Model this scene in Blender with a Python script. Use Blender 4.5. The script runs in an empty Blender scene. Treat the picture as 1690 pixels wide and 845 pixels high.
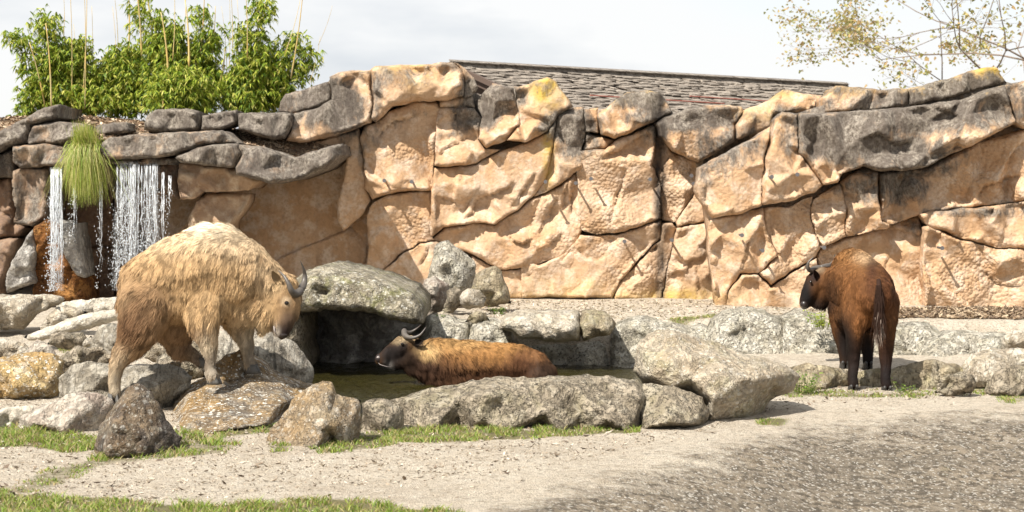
import bpy, bmesh, math, random
import numpy as np
from mathutils import Vector, Matrix
from mathutils.geometry import delaunay_2d_cdt

# ------------------------------------------------------------------ camera, world, sun, exposure
SC = bpy.context.scene
COL = SC.collection
F = 3000.0            # focal length in photograph pixels
CAMH = 1.65           # eye height
HY = 300.0            # pixel row of the horizon
CX = 845.0
cam_d = bpy.data.cameras.new('camera')
cam = bpy.data.objects.new('camera', cam_d)
COL.objects.link(cam)
cam.location = (0, 0, CAMH)
cam.rotation_euler = (math.pi / 2, 0, 0)
cam_d.sensor_width = 36.0
cam_d.lens = F / 1690.0 * 36.0
cam_d.shift_y = -(422.5 - HY) / 1690.0
cam_d.clip_start = 0.1
cam_d.clip_end = 3000
cam_d.dof.use_dof = True
cam_d.dof.focus_distance = 13.6
cam_d.dof.aperture_fstop = 5.0
SC.camera = cam

sun_dir = Vector((0.42, 0.50, -0.76)).normalized()      # the way the light travels
sd = bpy.data.lights.new('sun', 'SUN')
sd.energy = 5.0
sd.angle = math.radians(0.5)
sd.color = (1.0, 0.95, 0.87)
sun = bpy.data.objects.new('sun', sd)
COL.objects.link(sun)
sun.rotation_euler = sun_dir.to_track_quat('-Z', 'Y').to_euler()
elev = math.asin(-sun_dir.z)
azim = math.atan2(-sun_dir.x, -sun_dir.y)               # clockwise from +Y

w = bpy.data.worlds.new('World')
SC.world = w
w.use_nodes = True
nt = w.node_tree
nt.nodes.clear()
def N(tree, t, **kw):
    n = tree.nodes.new(t)
    for k, v in kw.items():
        setattr(n, k, v)
    return n
sky = N(nt, 'ShaderNodeTexSky', sky_type='NISHITA', sun_disc=False)
sky.sun_elevation = elev
sky.sun_rotation = azim
bg1 = N(nt, 'ShaderNodeBackground'); bg1.inputs[1].default_value = 0.10
nt.links.new(sky.outputs[0], bg1.inputs[0])
bg2 = N(nt, 'ShaderNodeBackground'); bg2.inputs[1].default_value = 0.56
tc = N(nt, 'ShaderNodeTexCoord')
mp = N(nt, 'ShaderNodeMapping'); mp.inputs['Scale'].default_value = (1.0, 1.0, 3.2)
mp.inputs['Location'].default_value = (0.30, 0.0, 0.35)
nz = N(nt, 'ShaderNodeTexNoise'); nz.inputs['Scale'].default_value = 3.2
nz.inputs['Detail'].default_value = 6; nz.inputs['Roughness'].default_value = 0.52
rp = N(nt, 'ShaderNodeValToRGB')
rp.color_ramp.elements[0].position = 0.36; rp.color_ramp.elements[0].color = (0.58, 0.64, 0.72, 1)
rp.color_ramp.elements[1].position = 0.56; rp.color_ramp.elements[1].color = (1.0, 1.0, 1.0, 1)
nt.links.new(tc.outputs['Generated'], mp.inputs[0]); nt.links.new(mp.outputs[0], nz.inputs[0])
nt.links.new(nz.outputs[0], rp.inputs[0]); nt.links.new(rp.outputs[0], bg2.inputs[0])
nz2 = N(nt, 'ShaderNodeTexNoise'); nz2.inputs['Scale'].default_value = 2.0; nz2.inputs['Detail'].default_value = 5
rp2 = N(nt, 'ShaderNodeValToRGB')
rp2.color_ramp.elements[0].position = 0.30; rp2.color_ramp.elements[0].color = (0.55, 0.55, 0.55, 1)
rp2.color_ramp.elements[1].position = 0.48; rp2.color_ramp.elements[1].color = (0.95, 0.95, 0.95, 1)
nt.links.new(mp.outputs[0], nz2.inputs[0]); nt.links.new(nz2.outputs[0], rp2.inputs[0])
mx = N(nt, 'ShaderNodeMixShader'); wo = N(nt, 'ShaderNodeOutputWorld')
nt.links.new(rp2.outputs[0], mx.inputs[0]); nt.links.new(bg1.outputs[0], mx.inputs[1])
nt.links.new(bg2.outputs[0], mx.inputs[2]); nt.links.new(mx.outputs[0], wo.inputs[0])

SC.view_settings.view_transform = 'Standard'
SC.view_settings.look = 'None'
SC.view_settings.gamma = 1.0
SC.view_settings.exposure = 0.82
SC.render.engine = 'CYCLES'
SC.cycles.max_bounces = 6
SC.cycles.use_denoising = True

rng = np.random.default_rng(7)
random.seed(7)

# ------------------------------------------------------------------ small tools
def P(px, py, d):
    return Vector(((px - CX) * d / F, d, CAMH - (py - HY) * d / F))

def tag(o, label=None, cat=None, group=None, kind=None):
    if label: o['label'] = label
    if cat: o['category'] = cat
    if group: o['group'] = group
    if kind: o['kind'] = kind
    return o

def empty(name, loc, label, cat, group=None):
    o = bpy.data.objects.new(name, None)
    COL.objects.link(o)
    o.location = loc
    o.empty_display_size = 0.1
    return tag(o, label, cat, group)

def mesh_obj(name, verts, faces, mat, parent=None, smooth=True, attrs=None, origin=None):
    """verts (n,3) world coordinates; faces list or (m,k) array"""
    verts = np.asarray(verts, dtype=np.float64)
    off = np.zeros(3)
    if parent is not None:
        off = np.array(parent.matrix_basis.translation)
    elif origin is not None:
        off = np.array(origin)
    me = bpy.data.meshes.new(name)
    me.from_pydata((verts - off).tolist(), [], faces.tolist() if isinstance(faces, np.ndarray) else faces)
    if attrs:
        for k, v in attrs.items():
            v = np.asarray(v, dtype=np.float32)
            if v.ndim == 1:
                a = me.attributes.new(k, 'FLOAT', 'POINT'); a.data.foreach_set('value', v)
            else:
                a = me.attributes.new(k, 'FLOAT_COLOR', 'POINT')
                if v.shape[1] == 3: v = np.concatenate([v, np.ones((len(v), 1), np.float32)], 1)
                a.data.foreach_set('color', v.ravel())
    me.polygons.foreach_set('use_smooth', [smooth] * len(me.polygons))
    me.update()
    o = bpy.data.objects.new(name, me)
    if mat: me.materials.append(mat)
    COL.objects.link(o)
    if parent is not None: o.parent = parent
    elif origin is not None: o.location = origin
    return o

# numpy gradient noise ------------------------------------------------
def _hash(ix, iy, iz, s):
    h = (ix * 374761393 + iy * 668265263 + iz * 2147483647 + s * 974711) & 0xFFFFFFFF
    h = ((h ^ (h >> 13)) * 1274126177) & 0xFFFFFFFF
    h = ((h ^ (h >> 15)) * 2246822519) & 0xFFFFFFFF
    return h ^ (h >> 16)
def pnoise(p, s=0):
    i = np.floor(p).astype(np.int64); f = p - i
    u = f * f * f * (f * (f * 6 - 15) + 10)
    out = 0
    for dx in (0, 1):
        for dy in (0, 1):
            for dz in (0, 1):
                h = _hash(i[:, 0] + dx, i[:, 1] + dy, i[:, 2] + dz, s)
                gx = (h & 1023) / 511.5 - 1; gy = ((h >> 10) & 1023) / 511.5 - 1; gz = ((h >> 20) & 1023) / 511.5 - 1
                d = gx * (f[:, 0] - dx) + gy * (f[:, 1] - dy) + gz * (f[:, 2] - dz)
                wt = (u[:, 0] if dx else 1 - u[:, 0]) * (u[:, 1] if dy else 1 - u[:, 1]) * (u[:, 2] if dz else 1 - u[:, 2])
                out = out + wt * d
    return out
def fbm(p, s=0, octv=4, rough=0.5):
    a, o, t = 1.0, 0, 0
    q = np.array(p, dtype=np.float64)
    for k in range(octv):
        o = o + a * pnoise(q, s + k * 17); t += a
        a *= rough; q = q * 2.03 + 11.7
    return o / t * 1.6
def worley(p, s=0):
    i = np.floor(p).astype(np.int64)
    best = np.full(len(p), 9.0); sec = np.full(len(p), 9.0)
    for dx in (-1, 0, 1):
        for dy in (-1, 0, 1):
            for dz in (-1, 0, 1):
                c = i + np.array([dx, dy, dz])
                h = _hash(c[:, 0], c[:, 1], c[:, 2], s)
                q = c + np.stack([(h & 1023) / 1023., ((h >> 10) & 1023) / 1023., ((h >> 20) & 1023) / 1023.], 1)
                d = ((q - p) ** 2).sum(1)
                sec = np.minimum(sec, np.maximum(best, d)); best = np.minimum(best, d)
    return np.sqrt(best), np.sqrt(sec)
def sstep(a, b, x):
    t = np.clip((x - a) / (b - a), 0, 1)
    return t * t * (3 - 2 * t)

def seg_dist(pts, a, b):
    """min distance of pts (n,2) to segments a->b (m,2)"""
    out = np.full(len(pts), 1e9)
    for k in range(len(a)):
        ab = b[k] - a[k]; L = max((ab ** 2).sum(), 1e-12)
        t = np.clip(((pts - a[k]) @ ab) / L, 0, 1)
        d = ((pts - (a[k] + t[:, None] * ab)) ** 2).sum(1)
        out = np.minimum(out, d)
    return np.sqrt(out)
def inside(pts, poly):
    x, y = pts[:, 0], pts[:, 1]
    r = np.zeros(len(pts), bool)
    n = len(poly)
    for k in range(n):
        x1, y1 = poly[k]; x2, y2 = poly[(k + 1) % n]
        if y1 == y2: continue
        c = ((y1 > y) != (y2 > y)) & (x < (x2 - x1) * (y - y1) / (y2 - y1) + x1)
        r ^= c
    return r

# ------------------------------------------------------------------ materials
def new_mat(name):
    m = bpy.data.materials.new(name); m.use_nodes = True
    t = m.node_tree; t.nodes.clear()
    out = N(t, 'ShaderNodeOutputMaterial'); b = N(t, 'ShaderNodeBsdfPrincipled')
    t.links.new(b.outputs[0], out.inputs[0])
    return m, t, b
def ramp(t, src, stops):
    r = N(t, 'ShaderNodeValToRGB')
    e = r.color_ramp.elements
    while len(e) < len(stops): e.new(0.5)
    for k, (p, c) in enumerate(stops):
        e[k].position = p
        e[k].color = (c, c, c, 1) if isinstance(c, (int, float)) else (*c, 1)
    t.links.new(src, r.inputs[0])
    return r.outputs[0]
def mix(t, fac, a, b, mode='MIX'):
    m = N(t, 'ShaderNodeMix', data_type='RGBA', blend_type=mode)
    for i_, s, v in ((0, m.inputs[0], fac), (1, m.inputs[6], a), (2, m.inputs[7], b)):
        if isinstance(v, bpy.types.NodeSocket): t.links.new(v, s)
        elif i_ == 0: s.default_value = v
        else: s.default_value = (*v, 1)
    return m.outputs[2]
def math_(t, op, a, b=None):
    m = N(t, 'ShaderNodeMath', operation=op)
    for s, v in ((m.inputs[0], a), (m.inputs[1], b)):
        if v is None: continue
        if isinstance(v, bpy.types.NodeSocket): t.links.new(v, s)
        else: s.default_value = v
    return m.outputs[0]
def noise(t, vec, scale, detail=4, rough=0.55, dist=0.0):
    n = N(t, 'ShaderNodeTexNoise'); n.inputs['Scale'].default_value = scale
    n.inputs['Detail'].default_value = detail; n.inputs['Roughness'].default_value = rough
    n.inputs['Distortion'].default_value = dist
    t.links.new(vec, n.inputs['Vector'])
    return n.outputs['Fac']
def voro(t, vec, scale, feature='F1', rnd=1.0):
    n = N(t, 'ShaderNodeTexVoronoi', feature=feature); n.inputs['Scale'].default_value = scale
    n.inputs['Randomness'].default_value = rnd
    t.links.new(vec, n.inputs['Vector'])
    return n.outputs['Distance']
def geo(t):
    return N(t, 'ShaderNodeNewGeometry')
def attr(t, name, col=False):
    a = N(t, 'ShaderNodeAttribute'); a.attribute_name = name
    return a.outputs['Color'] if col else a.outputs['Fac']
def bump(t, b, h, strength, dist):
    n = N(t, 'ShaderNodeBump'); n.inputs['Strength'].default_value = strength
    n.inputs['Distance'].default_value = dist
    t.links.new(h, n.inputs['Height']); t.links.new(n.outputs[0], b.inputs['Normal'])
def stretch(t, vec, sc):
    m = N(t, 'ShaderNodeMapping'); m.inputs['Scale'].default_value = sc
    t.links.new(vec, m.inputs[0]); return m.outputs[0]

def wall_material(name, base=(0.51, 0.355, 0.23), base2=(0.47, 0.295, 0.165), pale=(0.59, 0.46, 0.345)):
    """sprayed tan concrete rock; grey = weathering, ochre = lichen, rough = pebbled patches, wet = dark stain"""
    m, t, b = new_mat(name)
    pos = geo(t).outputs['Position']
    n1 = noise(t, pos, 1.1, 5, 0.6, 0.6); n2 = noise(t, pos, 6.0, 6, 0.65); n3 = noise(t, pos, 30, 4, 0.6)
    c = mix(t, ramp(t, n1, [(0.42, 0.0), (0.58, 1.0)]), base, base2)
    c = mix(t, ramp(t, n2, [(0.48, 0.0), (0.60, 0.8)]), c, pale)
    streak = noise(t, stretch(t, pos, (7.0, 7.0, 0.8)), 1.0, 5, 0.6, 0.3)
    c = mix(t, ramp(t, streak, [(0.53, 0.0), (0.72, 0.45)]), c, (0.26, 0.18, 0.12))
    c = mix(t, ramp(t, n3, [(0.3, 0.55), (0.55, 0.0)]), c, (0.30, 0.185, 0.10))
    # ochre lichen
    oc = math_(t, 'MULTIPLY', attr(t, 'ochre'), ramp(t, noise(t, pos, 5, 5, 0.65), [(0.36, 0.2), (0.58, 1.0)]))
    c = mix(t, oc, c, (0.46, 0.31, 0.06))
    # grey weathering: attribute pushed by noise so that its border is ragged
    g = math_(t, 'ADD', attr(t, 'grey'), math_(t, 'MULTIPLY', math_(t, 'SUBTRACT', noise(t, stretch(t, pos, (3.0, 3.0, 1.6)), 2.2, 7, 0.7), 0.5), 1.5))
    gm = ramp(t, g, [(0.28, 0.0), (0.56, 1.0)])
    gcol = mix(t, ramp(t, noise(t, stretch(t, pos, (1.3, 1.3, .8)), 24, 7, 0.72), [(0.38, 0.0), (0.62, 1.0)]), (0.075, 0.063, 0.052), (0.40, 0.355, 0.295))
    gcol = mix(t, ramp(t, noise(t, stretch(t, pos, (2.2, 2.2, .7)), 3.0, 5, 0.65), [(0.42, 0.0), (0.60, 0.75)]), gcol, (0.09, 0.075, 0.065))
    c = mix(t, math_(t, 'MULTIPLY', gm, 0.93), c, gcol)
    # damp dark streaks
    wt = math_(t, 'MULTIPLY', attr(t, 'wet'), ramp(t, noise(t, stretch(t, pos, (9, 9, 1.0)), 1.0, 5, 0.6), [(0.30, 0.35), (0.6, 1.0)]))
    c = mix(t, wt, c, (0.045, 0.036, 0.03))
    t.links.new(c, b.inputs['Base Color'])
    b.inputs['Roughness'].default_value = 0.9
    b.inputs['Specular IOR Level'].default_value = 0.25
    ra = attr(t, 'rough')
    v = math_(t, 'SUBTRACT', 0.45, voro(t, pos, 26))
    hb = math_(t, 'MULTIPLY', v, math_(t, 'ADD', math_(t, 'MULTIPLY', ra, 0.5), 0.03))
    hb = math_(t, 'ADD', hb, math_(t, 'MULTIPLY', noise(t, pos, 24, 6, 0.66), 0.28))
    hb = math_(t, 'ADD', hb, math_(t, 'MULTIPLY', noise(t, pos, 110, 3, 0.6), 0.07))
    hb = math_(t, 'ADD', hb, math_(t, 'MULTIPLY', math_(t, 'MULTIPLY', gm, noise(t, pos, 55, 4, 0.8)), 0.6))
    hb = math_(t, 'ADD', hb, math_(t, 'MULTIPLY', noise(t, pos, 10, 4, 0.55, 0.8), 0.4))
    bump(t, b, hb, 1.0, 0.04)
    return m

def rock_material(name, c1, c2, c3, lichen=(0.62, 0.58, 0.50), lich=0.3, spot=0.0, ochre=0.0, stri=0.0,
                  dark=0.4, sc=1.0, ang=0.3, moss=0.0, bmp=0.8, spotcol=(0.72, 0.70, 0.63)):
    m, t, b = new_mat(name)
    pos = geo(t).outputs['Position']
    n1 = noise(t, pos, 1.8 * sc, 6, 0.65, 0.5); n2 = noise(t, pos, 7 * sc, 6, 0.6, 0.3); n3 = noise(t, pos, 34 * sc, 3, 0.55)
    c = mix(t, ramp(t, n1, [(0.38, 0.0), (0.62, 1.0)]), c1, c2)
    c = mix(t, ramp(t, n2, [(0.49, 0.0), (0.58, 0.9)]), c, c3)
    if ochre:
        c = mix(t, math_(t, 'MULTIPLY', ramp(t, noise(t, pos, 3.2, 6, 0.7, 0.4), [(0.42, 0.0), (0.60, 1.0)]), ochre), c, (0.42, 0.235, 0.055))
    if moss:
        c = mix(t, math_(t, 'MULTIPLY', ramp(t, noise(t, pos, 4.5, 6, 0.7, 0.4), [(0.50, 0.0), (0.62, 1.0)]), moss), c, (0.16, 0.17, 0.03))
    c = mix(t, math_(t, 'MULTIPLY', ramp(t, noise(t, pos, 9 * sc, 6, 0.62, 0.4), [(0.54, 0.0), (0.59, 1.0)]), lich), c, lichen)
    c = mix(t, math_(t, 'MULTIPLY', ramp(t, n3, [(0.36, 1.0), (0.43, 0.0)]), dark), c, tuple(x * 0.28 for x in c1))
    hb = math_(t, 'ADD', math_(t, 'MULTIPLY', n2, 1.1), math_(t, 'MULTIPLY', noise(t, pos, 22 * sc, 4, 0.6), 0.75))
    if stri:
        mp_ = N(t, 'ShaderNodeMapping'); mp_.inputs['Rotation'].default_value = (0, ang, 0)
        mp_.inputs['Scale'].default_value = (13, 3, 2.2)
        t.links.new(pos, mp_.inputs[0])
        s = noise(t, mp_.outputs[0], 1.4, 7, 0.65, 1.1)
        c = mix(t, math_(t, 'MULTIPLY', ramp(t, s, [(0.38, 1.0), (0.48, 0.0)]), stri), c, tuple(x * 0.32 for x in c1))
        hb = math_(t, 'ADD', hb, math_(t, 'MULTIPLY', s, 1.4 * stri))
    if spot:
        wp = N(t, 'ShaderNodeVectorMath', operation='ADD')
        nn = N(t, 'ShaderNodeTexNoise'); nn.inputs['Scale'].default_value = 18
        t.links.new(pos, nn.inputs['Vector'])
        sc_ = N(t, 'ShaderNodeVectorMath', operation='SCALE'); sc_.inputs['Scale'].default_value = 0.035
        t.links.new(nn.outputs['Color'], sc_.inputs[0])
        t.links.new(pos, wp.inputs[0]); t.links.new(sc_.outputs[0], wp.inputs[1])
        v1 = voro(t, wp.outputs[0], 17); v2 = voro(t, wp.outputs[0], 36)
        gate = ramp(t, noise(t, pos, 3, 4, 0.6), [(0.40, 0.0), (0.52, 1.0)])
        sp = math_(t, 'MAXIMUM', math_(t, 'MULTIPLY', ramp(t, v1, [(0.20, 1.0), (0.27, 0.0)]), gate), ramp(t, v2, [(0.15, 1.0), (0.24, 0.0)]))
        c = mix(t, math_(t, 'MULTIPLY', sp, spot), c, spotcol)
    t.links.new(c, b.inputs['Base Color'])
    cav = math_(t, 'MAXIMUM', ramp(t, noise(t, pos, 20 * sc, 4, 0.6, 0.5), [(0.39, 1.0), (0.45, 0.0)]), ramp(t, math_(t, 'ABSOLUTE', math_(t, 'SUBTRACT', noise(t, pos, 4.5 * sc, 6, 0.6, 0.6), 0.5)), [(0.006, 0.8), (0.022, 0.0)]))
    c = mix(t, math_(t, 'MULTIPLY', cav, min(1.0, dark * 0.95)), c, tuple(x * 0.24 for x in c2))
    fleck = ramp(t, noise(t, pos, 42 * sc, 3, 0.55), [(0.58, 0.0), (0.64, 0.75)])
    c = mix(t, fleck, c, tuple(min(.8, x * 1.35) for x in c3))
    hb = math_(t, 'SUBTRACT', hb, math_(t, 'MULTIPLY', cav, 0.35))
    b.inputs['Roughness'].default_value = 0.92
    b.inputs['Specular IOR Level'].default_value = 0.25
    bump(t, b, hb, bmp, 0.09)
    return m

M = {}
M['wall'] = wall_material('tan_sprayed_rock')
M['cliff'] = wall_material('grey_brown_cliff_rock', (0.40, 0.275, 0.175), (0.27, 0.18, 0.12), (0.50, 0.39, 0.28))
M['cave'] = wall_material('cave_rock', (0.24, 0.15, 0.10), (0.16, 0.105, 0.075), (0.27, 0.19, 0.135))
M['lichen'] = rock_material('ochre_lichen_rock', (0.36, 0.26, 0.13), (0.25, 0.19, 0.12), (0.46, 0.35, 0.18), lich=0.35, spot=0.9, ochre=0.5, dark=0.5)
M['pinkgrey'] = rock_material('pink_grey_rock', (0.40, 0.34, 0.27), (0.30, 0.235, 0.19), (0.52, 0.46, 0.38), lich=0.4, stri=0.35, ang=0.1)
M['dark'] = rock_material('dark_basalt_rock', (0.110, 0.086, 0.066), (0.075, 0.062, 0.052), (0.17, 0.135, 0.10), lichen=(0.27, 0.24, 0.18), lich=0.35, spot=0.3, ochre=0.15)
M['slab'] = rock_material('spotted_slab_rock', (0.19, 0.150, 0.105), (0.14, 0.115, 0.09), (0.27, 0.205, 0.13), lich=0.3, spot=1.0, ochre=0.45, dark=0.5)
M['wedge'] = rock_material('ochre_grey_rock', (0.24, 0.195, 0.14), (0.175, 0.14, 0.105), (0.31, 0.25, 0.17), lich=0.25, spot=0.35, ochre=0.3, dark=0.45)
M['grey'] = rock_material('grey_vein_rock', (0.34, 0.30, 0.235), (0.23, 0.20, 0.155), (0.46, 0.415, 0.335), lich=0.4, stri=0.7, ang=0.9)
M['stripe'] = rock_material('striped_grey_rock', (0.41, 0.365, 0.29), (0.31, 0.27, 0.215), (0.56, 0.51, 0.42), lich=0.3, stri=0.95, ang=-0.35)
M['bank'] = rock_material('buff_grey_rock', (0.30, 0.25, 0.18), (0.20, 0.165, 0.12), (0.38, 0.32, 0.24), lichen=(0.46, 0.41, 0.32), lich=0.4, dark=0.8, moss=0.15, bmp=1.0)
M['white'] = rock_material('chalky_bank_rock', (0.46, 0.415, 0.33), (0.30, 0.27, 0.21), (0.56, 0.52, 0.435), lichen=(0.62, 0.585, 0.50), lich=0.5, dark=0.8, bmp=1.0, moss=0.12)
M['buff'] = rock_material('smooth_buff_rock', (0.41, 0.35, 0.265), (0.33, 0.275, 0.205), (0.49, 0.435, 0.35), lich=0.45, dark=0.35, spot=0.2, moss=0.1)
M['pale'] = rock_material('bleached_stone', (0.50, 0.455, 0.375), (0.42, 0.37, 0.295), (0.60, 0.56, 0.48), lich=0.3, dark=0.35, bmp=0.6)
M['big'] = rock_material('smooth_big_rock', (0.37, 0.315, 0.24), (0.30, 0.25, 0.185), (0.43, 0.375, 0.29), lichen=(0.50, 0.45, 0.36), lich=0.3, dark=0.28, spot=0.35, moss=0.25, ochre=0.12)
M['overhang'] = rock_material('lichened_overhang_rock', (0.25, 0.215, 0.155), (0.16, 0.14, 0.10), (0.37, 0.325, 0.24), lichen=(0.50, 0.46, 0.37), lich=0.45, spot=0.55, moss=0.45, dark=0.6)
M['tuff'] = rock_material('brown_matted_rock', (0.33, 0.27, 0.18), (0.25, 0.20, 0.13), (0.45, 0.38, 0.26), lich=0.2, stri=0.5, ang=0.6, dark=0.7, moss=0.25)
M['orange'] = rock_material('wet_orange_rock', (0.25, 0.10, 0.025), (0.11, 0.05, 0.02), (0.36, 0.17, 0.05), lich=0.0, dark=0.7, bmp=1.0)
M['foot'] = rock_material('damp_grey_rock', (0.36, 0.335, 0.30), (0.22, 0.20, 0.18), (0.54, 0.51, 0.46), lich=0.3, dark=0.3)

# ------------------------------------------------------------------ rock builder
def resample(poly, s):
    out = []
    n = len(poly)
    for k in range(n):
        a = np.array(poly[k], float); b = np.array(poly[(k + 1) % n], float)
        m = max(1, int(round(np.linalg.norm(b - a) / s)))
        for j in range(m): out.append(a + (b - a) * j / m)
    return np.array(out)
def chaikin(poly, it=1, f=0.22):
    p = np.array(poly, float)
    for _ in range(it):
        q = np.roll(p, -1, 0)
        p = np.stack([p * (1 - f) + q * f, p * f + q * (1 - f)], 1).reshape(-1, 2)
    return p
def area2(p):
    x, y = p[:, 0], p[:, 1]
    return 0.5 * np.sum(x * np.roll(y, -1) - np.roll(x, -1) * y)

LEDGES = []      # (world polyline xz, amplitude, decay)
def apply_ledges(pts):
    out = np.zeros(len(pts)); crack = np.zeros(len(pts))
    for line, amp, w in LEDGES:
        lo = line.min(0) - 3 * w; hi = line.max(0) + 3 * w
        sel = np.where(((pts > lo) & (pts < hi)).all(1))[0]
        if not len(sel): continue
        q = pts[sel]
        best = np.full(len(q), 1e9); sg = np.zeros(len(q)); end = np.zeros(len(q))
        L = len(line) - 1
        for k in range(L):
            a, b = line[k], line[k + 1]; ab = b - a; l2 = (ab ** 2).sum()
            tt = ((q - a) @ ab) / l2; t = np.clip(tt, 0, 1)
            dv = q - (a + t[:, None] * ab); d = np.sqrt((dv ** 2).sum(1))
            nrm = np.array([-ab[1], ab[0]]) / math.sqrt(l2)
            s = dv @ nrm
            u = d < best
            best[u] = d[u]; sg[u] = np.sign(s[u])
            end[u] = ((k + t[u]) / L)
        fade = np.clip(np.minimum(end, 1 - end) * 5, 0, 1) ** 0.7
        up = np.where(sg > 0, amp * np.exp(-best / w), -0.55 * amp * np.exp(-best / (w * 0.8)))
        out[sel] += up * fade
        crack[sel] += abs(amp) * 0.5 * np.exp(-(best / 0.016) ** 2) * fade
    return out - crack

def facet_field(pts, ctrl, val):
    """piecewise linear surface through ctrl points: gives flat facets with creases"""
    r = delaunay_2d_cdt([Vector(c) for c in ctrl], [], [], 0, 1e-6)
    V = np.array([(v.x, v.y) for v in r[0]])
    src = [o[0] if o else 0 for o in r[3]]
    H = np.array([val[i] for i in src])
    out = np.full(len(pts), np.nan)
    for f in r[2]:
        a, b, c = V[f[0]], V[f[1]], V[f[2]]
        den = (b[1] - c[1]) * (a[0] - c[0]) + (c[0] - b[0]) * (a[1] - c[1])
        if abs(den) < 1e-12: continue
        l1 = ((b[1] - c[1]) * (pts[:, 0] - c[0]) + (c[0] - b[0]) * (pts[:, 1] - c[1])) / den
        l2 = ((c[1] - a[1]) * (pts[:, 0] - c[0]) + (a[0] - c[0]) * (pts[:, 1] - c[1])) / den
        l3 = 1 - l1 - l2
        s = (l1 >= -1e-6) & (l2 >= -1e-6) & (l3 >= -1e-6)
        out[s] = l1[s] * H[f[0]] + l2[s] * H[f[1]] + l3[s] * H[f[2]]
    out[np.isnan(out)] = np.nanmean(out) if (~np.isnan(out)).any() else 0
    return out

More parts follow.
